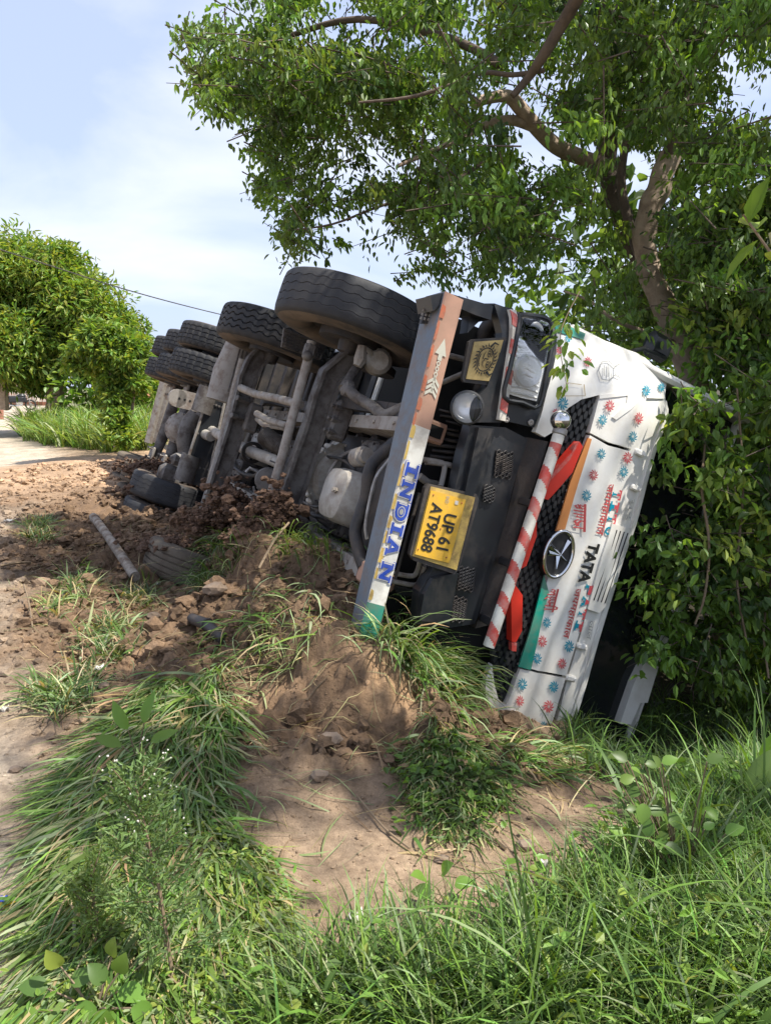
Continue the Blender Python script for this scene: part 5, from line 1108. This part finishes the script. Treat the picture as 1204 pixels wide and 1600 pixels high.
gr('fallen_tuft', 'clump of dark grass lying on the soil before the cab', [(640, 1150), (700, 1130), (770, 1190), (780, 1290), (700, 1310), (640, 1240)], 2200, (0, .8), (2.2, 3.4), fan(.28, 3.2), (.06, .15), (.1, .8), (.8, 2.2), .0026, [G_DK, G_MD, G_PALE, G_DRY], [.3, .4, .2, .1], clump=200)
gr('side_tuft', 'grass tuft spread over the mud under the cab corner', [(760, 1150), (860, 1175), (890, 1210), (790, 1200), (730, 1160)], 700, (.2, 1.3), (2.6, 4.2), lambda P: rng.uniform(-1.4, .2, len(P)), (.08, .22), (.1, .8), (.8, 2.2), .003, MATT, [.4, .25, .25, .1], clump=60)
gr('mound_grass', 'torn grass blades hanging over the mud mound', [(390, 950), (440, 900), (520, 940), (500, 1010), (420, 1080), (330, 1050), (330, 1000)], 260, (-1.3, .2), (3.0, 4.5), lambda P: rng.uniform(3.2, 5.6, len(P)), (.12, .30), (.0, .45), (.8, 2.2), .0034, MATT, [.35, .3, .2, .15], clump=60)
gr('axle_grass', 'dark green grass dragged up against the front axle', [(290, 830), (330, 800), (370, 740), (385, 800), (370, 880), (320, 930), (290, 900)], 650, (-2.4, -.4), (3.6, 6.4), lambda P: rng.uniform(-2.6, -.8, len(P)), (.16, .38), (.4, 1.3), (1.6, 3.), .0032, [G_DK, G_MD, G_PALE], [.3, .45, .25], clump=80)
gr('sump_grass', 'green grass clump caught under the engine sump', [(440, 850), (480, 820), (540, 840), (560, 880), (500, 910), (450, 890)], 380, (-1.2, .3), (3.3, 5), lambda P: rng.uniform(-2.6, -.6, len(P)), (.12, .30), (.5, 1.4), (1.4, 2.8), .003, [G_MD, G_LT, G_PALE], [.45, .3, .25], clump=70)
for k, (name_, lab, poly) in enumerate([('weed_patch', 'small green weed patch in the mud near the road', [(70, 940), (130, 890), (150, 940), (100, 980)]), ('weed_patch', 'dusty grass patch left of the mud mound', [(110, 1010), (190, 960), (210, 1030), (130, 1060)]), ('weed_patch', 'low weeds at the dark foot of the mud', [(190, 920), (240, 920), (240, 960), (190, 960)]), ('weed_patch', 'grass patch between the road and matted grass', [(60, 1080), (130, 1070), (130, 1130), (60, 1110)]), ('weed_patch', 'tiny green weed by the pale road edge', [(40, 815), (80, 815), (80, 850), (40, 850)])]):
    gr(name_, lab, poly, 500, (-4.8, -.8), (2.4, 8), lambda P: rng.uniform(-3, 3, len(P)), (.08, .24), (.2, 1.2), (.5, 2.), .0035, [G_MD, G_DK, G_PALE, G_DRY], [.35, .25, .25, .15], clump=24)
gr('far_grass', 'tall bright grass bank beyond the mud', [(30, 668), (62, 650), (70, 640), (250, 640), (255, 700), (200, 712), (90, 700), (40, 690)], 9000, (-14, -3.2), (11.5, 24), lambda P: rng.uniform(-3, 3, len(P)), (.55, 1.2), (.8, 1.5), (.7, 2.2), .012, [G_LT, G_YL, G_MD, G_PALE], [.4, .25, .2, .15], hug=False, clump=700)
gr('dry_straw', 'dry straw and torn blades scattered over mud and soil', [(0, 900), (200, 800), (480, 850), (620, 1000), (900, 1180), (950, 1330), (600, 1400), (420, 1380), (100, 1150)], 1500, (-4.5, 1.3), (2.0, 8), lambda P: rng.uniform(-3, 3, len(P)), (.06, .26), (-.05, .4), (.2, 1.0), .0018, [G_DRY, G_PALE, (.22, .15, .09)], [.45, .25, .3])
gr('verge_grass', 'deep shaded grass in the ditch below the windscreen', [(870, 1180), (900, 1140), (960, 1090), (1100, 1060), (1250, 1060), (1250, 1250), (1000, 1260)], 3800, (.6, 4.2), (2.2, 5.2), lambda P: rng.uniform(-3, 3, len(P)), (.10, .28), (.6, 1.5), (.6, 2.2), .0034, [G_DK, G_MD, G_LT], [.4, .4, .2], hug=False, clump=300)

def low_weeds(name, label, poly, n, xr, yr, hgt, L, W, cols, probs):
    P = sample(poly, n, xr, yr); c_ = P[rng.integers(0, len(P), n//14)]; k = rng.integers(0, len(c_), n); P = c_[k]+rng.normal(size=(n, 3))*np.array([.045, .045, 0]); P[:, 2] = H(P[:, 0], P[:, 1])+rng.uniform(.01, 1, n)*hgt*rng.uniform(.4, 1, len(c_))[k]
    D = nrm(rng.normal(size=(n, 3))*np.array([1, 1, .35])+np.array([0, 0, .15])); o = leaves(name, P, D, L*rng.uniform(.6, 1.3, n), W*rng.uniform(.7, 1.3, n), tints(n, cols, probs)); tag(o, label, 'weeds', kind='stuff')
low_weeds('mixed_weeds', 'small leafy weeds mixed through the tall foreground grass', [(420, 1700), (520, 1560), (760, 1500), (920, 1400), (1000, 1300), (1220, 1150), (1350, 1700)], 4200, (-.5, 2.4), (.9, 3.2), .22, .040, .011, [G_LT, G_YL, G_MD], [.5, .2, .3])
low_weeds('mixed_weeds', 'pale small leafed weeds in the flattened grass at lower left', [(100, 1640), (150, 1330), (300, 1270), (400, 1360), (450, 1460), (420, 1640)], 3600, (-1.4, .2), (1.1, 2.6), .10, .024, .006, [G_YL, G_PALE, G_LT], [.4, .35, .25])
low_weeds('mixed_weeds', 'creeping leafy weeds on the fallen grass clump before the cab', [(620, 1200), (700, 1150), (790, 1230), (780, 1300), (640, 1290)], 500, (-.1, .9), (2.1, 3.3), .06, .032, .011, [G_LT, G_MD], [.6, .4])
# ------------------------------------------------------------------ single plants
def ground_at(px, py):
    y = 3.
    for _ in range(40):
        q = wy(px, py, y); h = float(H(np.array([q[0]]), np.array([q[1]]))[0]); d = ray(px, py); t = (h-CH)/d[2]; y = .6*y+.4*(d[1]*t)
    return wy(px, py, y)
def broad_plant(label, root_px, items, L, W, cols, probs, yo=0, name='broadleaf_weed', cat='plant'):
    g = ground_at(*root_px); e = empty(name, tuple(g)); tag(e, label, cat); P, D, Ls, Ws = [], [], [], []
    for px, py, dx, dz, s in items:
        q = wy(px, py, g[1]+yo+rng.uniform(-.06, .06)); b = MB(); b.tube([np.zeros(3), (q-g)*.5+np.array([0, 0, .02]), q-g], [.003, .0025, .0018], seg=5); b.build('stalk', 'stick', e)
        v = big_leaf(q-g, np.array([dx, rng.uniform(-.5, .2), dz]), L*s, W*s*1.12, np.array([0, -.6, 1.])+rng.normal(size=3)*.25)
        fast_mesh('leaf', v[0], v[1], np.repeat(tints(1, cols, probs), 24, 0), 'leaf', e, smooth=True)
    return e
broad_plant('bright round leaved plant at the bottom left corner', (150, 1600), [(75, 1545, -.8, .3, 1), (95, 1510, -.3, .8, .9), (110, 1535, .8, .3, .9), (85, 1570, -.6, -.4, 1), (60, 1580, -.8, -.2, 1.1), (120, 1570, .7, -.3, 1.), (165, 1535, -.4, .6, .9), (185, 1520, .3, .8, .9), (185, 1548, 1, .1, 1.1), (165, 1575, -.1, -.9, 1.1), (205, 1575, .6, -.5, 1), (175, 1495, .1, .9, .8)], .066, .021, [G_LT, G_YL, G_MD], [.55, .2, .25])
broad_plant('lance leaved weed standing in the matted grass', (215, 1200), [(200, 1140, -.4, .7, 1), (225, 1130, .2, .9, 1), (235, 1160, .8, .4, .9), (190, 1165, -.8, .3, .9), (210, 1175, -.3, -.3, .8), (228, 1185, .5, -.4, .9)], .12, .022, [G_LT, G_MD], [.7, .3])
items = []
r_ = random.Random(4)
for k in range(34): items.append((r_.uniform(965, 1110), r_.uniform(1180, 1320), r_.uniform(-1, 1), r_.uniform(-.6, .6), r_.uniform(.7, 1.2)))
for k in range(18): items.append((r_.uniform(1010, 1150), r_.uniform(1290, 1400), r_.uniform(-1, 1), r_.uniform(-.6, .6), r_.uniform(.8, 1.3)))
broad_plant('climbing vine of paired oval leaves by the ditch edge', (1060, 1400), items, .046, .0145, [G_LT, G_MD], [.65, .35], yo=-.08, name='vine_plant')
broad_plant('low broadleaf weed among the foreground grass', (700, 1420), [(665, 1375, -.5, .6, 1), (690, 1365, .3, .8, 1), (675, 1395, -.8, .1, 1), (710, 1385, .8, .3, 1), (655, 1400, -.7, -.3, .8)], .06, .02, [G_LT, G_MD], [.7, .3])
broad_plant('dark round leaved seedling at the bottom of the picture', (640, 1600), [(622, 1545, -.5, .7, 1), (645, 1550, .5, .6, 1), (615, 1575, -.9, .1, 1), (650, 1580, .9, -.1, 1), (630, 1592, 0, -.5, .9)], .05, .018, [G_LT, G_MD], [.6, .4])
broad_plant('large lone leaf blade at the right edge', (1230, 1300), [(1165, 1235, .7, .8, 1.6), (1190, 1200, .2, 1, 1.5), (1180, 1260, .9, .4, 1.3)], .14, .024, [G_MD, G_LT], [.6, .4])
def feathery(label, root_px, top_px, h_n, spread, cols, flowers=True):
    g = ground_at(*root_px); e = empty('feathery_weed', tuple(g)); tag(e, label, 'plant'); tip = wy(*top_px, g[1]+.05)-g
    P, D = [], []; fl = []
    b = MB(); b.tube([np.zeros(3), tip*.5+np.array([.01, 0, 0]), tip], [.005, .004, .002], seg=6); b.build('stem', 'stick', e)
    for k in range(h_n):
        t = .2+.8*k/h_n; a = k*2.4; base = tip*t; out = np.array([math.cos(a)*spread*(1.25-t*.8), math.sin(a)*spread*(1.25-t*.8), .06+.05*rng.uniform()]); end = base+out
        b = MB(); b.tube([base, base+out*.6, end], [.0022, .0016, .001], seg=4); b.build('side_stem', 'stick', e)
        m_ = 95; s = rng.uniform(.15, 1, (m_, 1)); P.append(base+out*s+rng.normal(size=(m_, 3))*.014); D.append(nrm(out[None]*2+rng.normal(size=(m_, 3))*.13))
        if t > .65: fl.append(end+rng.normal(size=(5, 3))*.012+np.array([0, 0, .02]))
    P = np.concatenate(P); D = np.concatenate(D); n = len(P)
    leaves('leaflets', P, D, .024*rng.uniform(.6, 1.3, n), .0032*rng.uniform(.7, 1.2, n), tints(n, cols, [.5, .5]), e)['kind'] = 'stuff'
    if flowers:
        P = np.concatenate(fl); lumps(P, np.full(len(P), .0026), np.full((len(P), 3), .62), 'flower_heads', 'grass_blade', e, flat=1)['kind'] = 'stuff'
feathery('feathery green weed with tiny white flowers in the lower left', (275, 1560), (212, 1225), 22, .12, [(.12, .19, .075), (.16, .25, .09)])
feathery('pale feathery seedling among grass at the lower left', (150, 1500), (140, 1370), 9, .07, [(.16, .24, .08), (.2, .28, .1)], False)
feathery('small feathery weed at the right side of the grass', (900, 1500), (915, 1400), 10, .08, [(.16, .24, .08), (.2, .28, .1)], False)

# ------------------------------------------------------------------ loose things on the ground
def lay(px, py, dz=0): g = ground_at(px, py); return g+np.array([0, 0, dz])
pipe = MB(); A, B = ground_at(147, 822), ground_at(212, 912); pp = smooth_pts([A+[0, 0, .10], A*.6+B*.4+[0, 0, .10], B+[0, 0, .06]]); pipe.tube(pp, [.042]*len(pp), seg=16)
pipe.lathe([(.042, 0), (.05, .004), (.05, .05), (.042, .06)], c=pp[1], ax=pp[2]-pp[1], seg=16); o = pipe.build('broken_pipe', 'concrete_pipe', None, True); tag(o, 'pale broken pipe sticking out of the churned mud', 'pipe')
b = MB(); A, B = ground_at(300, 972), ground_at(350, 1000); b.tube([A+[0, 0, .02], (A+B)/2+[0, 0, .035], B+[0, 0, .0]], [.03, .032, .03], seg=12); b.lathe([(.034, -.01), (.038, 0), (.034, .01)], c=(A+B)/2+[0, 0, .035], ax=B-A, seg=12); o = b.build('buried_hose', 'chassis_dark', None, True); tag(o, 'grey black hose half buried at the foot of the mound', 'hose')
def sheetlet(name, label, px, py, w_, h_, a, material, cat, mk=None):
    g = lay(px, py, .012); e = MB(); n = 5; vs = []
    for i in range(n):
        for j in range(n):
            u, v = i/(n-1)-.5, j/(n-1)-.5; vs.append((u*w_*math.cos(a)-v*h_*math.sin(a), u*w_*math.sin(a)+v*h_*math.cos(a), .012*math.sin(i*2.1+j*1.3)+.006*math.cos(j*3)))
    e.add(vs, [(i*n+j, (i+1)*n+j, (i+1)*n+j+1, i*n+j+1) for i in range(n-1) for j in range(n-1)]); o = e.build(name, material, None, True); o.location = tuple(g)
    mod = o.modifiers.new('t', 'SOLIDIFY'); mod.thickness = .0012; tag(o, label, cat); return o
wr = sheetlet('snack_wrapper', 'yellow snack wrapper with purple band on the road edge', 14, 1416, .055, .035, .3, 'wrapper_yellow', 'wrapper')
b = MB(); b.box((-.016, 0, .012), (.02, .026, .002)); b.build('printed_band', 'navy', wr)
b = MB(); b.box((-.018, 0, .0135), (.012, .014, .0015)); b.build('printed_spot', 'paper', wr)
for px, py, w_, a, lab in ((16, 815, .11, .3, 'white paper scrap on the sandy road edge'), (158, 1047, .06, 1.0, 'white plastic scrap near the mud below the weeds'), (247, 914, .04, .3, 'small white scrap beside the half buried tyre'), (277, 860, .06, .8, 'white paper scrap on the soil above the half buried tyre'), (8, 1112, .035, .5, 'tiny white scrap at the road margin'), (557, 1438, .045, .5, 'dull white paper lying by the foreground grass'), (850, 1355, .03, .3, 'tiny pale flake in front of the long grass')):
    sheetlet('litter_scrap', lab, px, py, w_, w_*.6, a, 'paper', 'litter')
def rock(label, px, py, r, material='stone', name='stone'):
    g = lay(px, py, r*.3); V_ = IC2*(1+rng.uniform(-.16, .16, (len(IC2), 1)))*r*np.array([1.15, .9, .65]); o = fast_mesh(name, V_, IF2, None, material, None, smooth=False); o.location = tuple(g); tag(o, label, 'stone'); return o
for px, py, r, lab in ((145, 1072, .035, 'pale pink brick fragment in the dark mud'), (165, 1075, .03, 'smaller pale brick fragment beside its twin'), (95, 1205, .018, 'flat stone at the edge of the road'), (25, 1205, .022, 'round pebble lying on the road'), (55, 1148, .012, 'tiny stone between road and grass'), (820, 1325, .028, 'grey stone on bare soil near foreground grass'), (515, 1160, .045, 'square clod of earth at the foot of the mound'), (500, 1215, .03, 'reddish stone below the mound'), (330, 880, .05, 'brown stone resting against the dragged grass'), (335, 925, .06, 'rounded muddy stone left of the mound'), (240, 965, .04, 'dark stone in front of the sunk tyre'), (690, 1345, .02, 'pebble by the green seedlings')):
    rock(lab, px, py, r)
def deadstick(label, pts, r=.006):
    P_ = [lay(px, py, h) for px, py, h in pts]; b = MB(); b.tube(smooth_pts(P_, 4), r, seg=6); o = b.build('dead_stick', 'stick', None, True); tag(o, label, 'stick')
deadstick('thin pale stick leaning up the mud mound', [(405, 905, .06), (430, 870, .1), (452, 848, .12)], .007)
deadstick('bent twig lying on bare soil', [(560, 1250, .01), (600, 1300, .015), (640, 1330, .01)], .004)
deadstick('straight dry stalk on the bare soil', [(720, 1280, .01), (750, 1300, .012), (790, 1330, .01)], .005)
deadstick('grey stick lying in the mud by the weeds', [(0, 888, .02), (25, 885, .03), (48, 882, .02)], .012)
deadstick('upright dead twig in the weeds near the road', [(52, 990, .0), (48, 960, .05), (40, 935, .1)], .005)
# mud caked on the sunk wheels and between the axles
def cake(label, items, n=900, seed=3):
    r_ = np.random.default_rng(seed); PP, RR = [], []
    for px, py, Y, sx, sz in items:
        c = l2w(LY(px, py, Y)); m_ = n; PP.append(c+r_.normal(size=(m_, 3))*np.array([sx, sx*.8, sz])); RR.append(np.minimum(.014*np.exp(r_.normal(0, .5, m_)), .045))
    P = np.concatenate(PP); R_ = np.concatenate(RR); o = lumps(P, R_, np.array([[.13, .08, .054]])*r_.uniform(.7, 1.4, (len(P), 1)), 'mud_cake', hi=True, seed=seed); tag(o, label, 'mud', kind='stuff')
cake('wet brown mud heaped over the sunk rear wheels', [(262, 748, -4.6, .16, .05), (235, 730, -5.6, .2, .05), (285, 760, -4.5, .18, .06), (240, 772, -4.9, .2, .04), (272, 848, -2.1, .14, .03), (312, 852, -2.1, .14, .04)])
cake('mud packed between the two sunk steering wheels', [(330, 815, -1.4, .12, .06), (355, 790, -1.2, .08, .08), (430, 800, .15, .05, .07), (400, 830, .1, .08, .07)], 600, 5)

# ------------------------------------------------------------------ far things
def at(px, py, y, dx=0): return wy(px, py, y)
# motorcycle parked at the roadside
g = wy(30, 641, 44); bike = empty('parked_motorcycle', tuple(g), (0, 0, .5)); tag(bike, 'black motorcycle parked far back at the road edge', 'motorcycle')
for x in (-.65, .65):
    b = MB(); ring = [(x+.27*math.cos(a), 0, .31+.27*math.sin(a)) for a in np.linspace(0, 2*math.pi, 25)]; b.tube(ring, .05, seg=8, cap=False); wh = b.build('wheel', 'rubber', bike, True)
    b = MB(); b.lathe([(.001, -.03), (.10, -.03), (.10, .03), (.001, .03)], c=(x, 0, .31), ax=(0, 1, 0), seg=14)
    for k in range(6): a = k*math.pi/3; b.tube([(x, 0, .31), (x+.25*math.cos(a), 0, .31+.25*math.sin(a))], .01, seg=4)
    b.build('rim', 'pipe_metal', wh)
for nm, mm_, f in (('fuel_tank', 'bike_black', lambda b: b.ball((.18, 0, .82), .2, 14, (1.3, .75, .7))), ('seat', 'hose', lambda b: b.bevbox((-.35, 0, .80), (.7, .25, .1), .04)), ('engine', 'alloy', lambda b: b.bevbox((.05, 0, .45), (.4, .28, .32), .05)), ('fairing', 'bike_black', lambda b: b.bevbox((-.05, 0, .62), (1.0, .34, .36), .08)), ('tail_box', 'bike_black', lambda b: b.bevbox((-.75, 0, .95), (.35, .4, .3), .07)), ('number_plate', 'paper', lambda b: b.box((-.95, 0, .6), (.02, .26, .18))), ('headlamp', 'reflector', lambda b: b.ball((.62, 0, .88), .11, 12)), ('mudguard', 'bike_black', lambda b: b.tube([(-.95, 0, .5), (-.85, 0, .66), (-.65, 0, .7), (-.45, 0, .62)], .07, seg=6)), ('fork', 'pipe_metal', lambda b: b.tube([(.65, .08, .31), (.50, .08, .95)], .025, seg=6).tube([(.65, -.08, .31), (.50, -.08, .95)], .025, seg=6)), ('handlebar', 'pipe_metal', lambda b: b.tube([(.42, -.36, 1.05), (.5, -.15, 1.0), (.5, .15, 1.0), (.42, .36, 1.05)], .018, seg=6)), ('exhaust', 'chrome', lambda b: b.tube([(.2, -.18, .3), (-.2, -.2, .25), (-.85, -.2, .38)], .045, seg=8)), ('mirror', 'bike_black', lambda b: b.ball((.42, .34, 1.2), .07, 8, (.3, 1, .7)))):
    b = MB(); f(b); b.build(nm, mm_, bike, True)
# ruined brick wall and what stands by it
rw = empty('brick_ruin', tuple(wy(30, 625, 60))); tag(rw, 'reddish ruined brick wall far off beyond the motorcycle', 'wall')
o0 = wy(30, 625, 60)
b = MB(); q = [wy(-60, 585, 60)-o0, wy(-5, 578, 60)-o0, wy(30, 592, 60)-o0, wy(50, 600, 60)-o0, wy(76, 604, 60)-o0, wy(76, 634, 60)-o0, wy(-60, 634, 60)-o0]
b.add([tuple(p) for p in q]+[(p[0], p[1]+.3, p[2]) for p in q], [tuple(range(7)), tuple(range(13, 6, -1))]+[(i, (i+1) % 7, 7+(i+1) % 7, 7+i) for i in range(7)]); b.build('masonry', 'brick_red', rw)
b = MB()
for k in range(6): b.box(wy(30+8*k, 618, 59.8)-o0, (.32, .1, 1.0))
b.build('pale_piers', 'brick_pale', rw)['kind'] = 'stuff'
fe = empty('white_fence', tuple(wy(25, 624, 55))); tag(fe, 'short white picket fence before the ruined wall', 'fence'); o0 = wy(25, 624, 55)
for k in range(9):
    b = MB(); c = wy(8+4*k, 614, 55)-o0; b.box(c, (.08, .03, .95)); b.add([(c[0]-.04, -.015, c[2]+.475), (c[0]+.04, -.015, c[2]+.475), (c[0], -.015, c[2]+.55)], [(0, 1, 2)]); b.build('picket', 'brick_pale', fe)
b = MB(); b.box(wy(24, 608, 55)-o0+[0, .04, 0], (1.7, .03, .07)); b.box(wy(24, 618, 55)-o0+[0, .04, 0], (1.7, .03, .07)); b.build('rails', 'brick_pale', fe)['kind'] = 'stuff'
o = MB().tube([wy(57, 626, 40), wy(57, 604, 40), wy(58, 590, 40)], [.14, .13, .12], seg=8).lathe([(.16, 0), (.16, .1), (.02, .14)], c=wy(58, 590, 40), ax=(0, 0, 1), seg=8).build('stone_post', 'brick_pale'); tag(o, 'pale stone post standing among the trees', 'post')
b = MB(); b.tube([wy(1, 655, 30), wy(1, 628, 30), wy(2, 585, 30)], [.13, .12, .1], seg=8); b.mi = 1; b.lathe([(.135, 0), (.135, .7)], c=wy(1, 628, 30), ax=(0, 0, 1), seg=8); o = b.build('painted_post', ['brick_red', 'pink_paint']); tag(o, 'rust and pink painted post at the left edge', 'post')
bank = wy(222, 640, 24); V_ = IC2*np.array([2.2, 1.5, 1.1])*(1+rng.uniform(-.12, .12, (len(IC2), 1))); o = fast_mesh('earth_bank', V_, IF2, np.tile([[.34, .17, .10]], (len(IC2), 1)), 'soil', None, smooth=False); o.location = (bank[0], bank[1], .2); tag(o, 'bare reddish earth bank behind the small tree', 'bank')
b = MB(); c0 = wy(223, 592, 25)
for k in range(9): b.box(c0+np.array([-.48+.12*k, 0, 0]), (.1, .05+.02*(k % 2), .8))
o = b.build('tin_sheet', 'brick_pale'); o['kind'] = 'stuff'; tag(o, 'grey corrugated sheet on top of the reddish bank', 'sheet')
b = MB(); P_ = [wy(-30, 380, 20)] + [wy(165+(440-165)*t, 443+(512-443)*t+10*4*t*(1-t)*.35, 20+8*t) for t in np.linspace(0, 1, 12)]+[wy(760, 560, 40)]; b.tube(P_, .016, seg=5); o = b.build('overhead_cable', 'hose'); tag(o, 'thin black cable crossing the sky behind the tyres', 'cable')
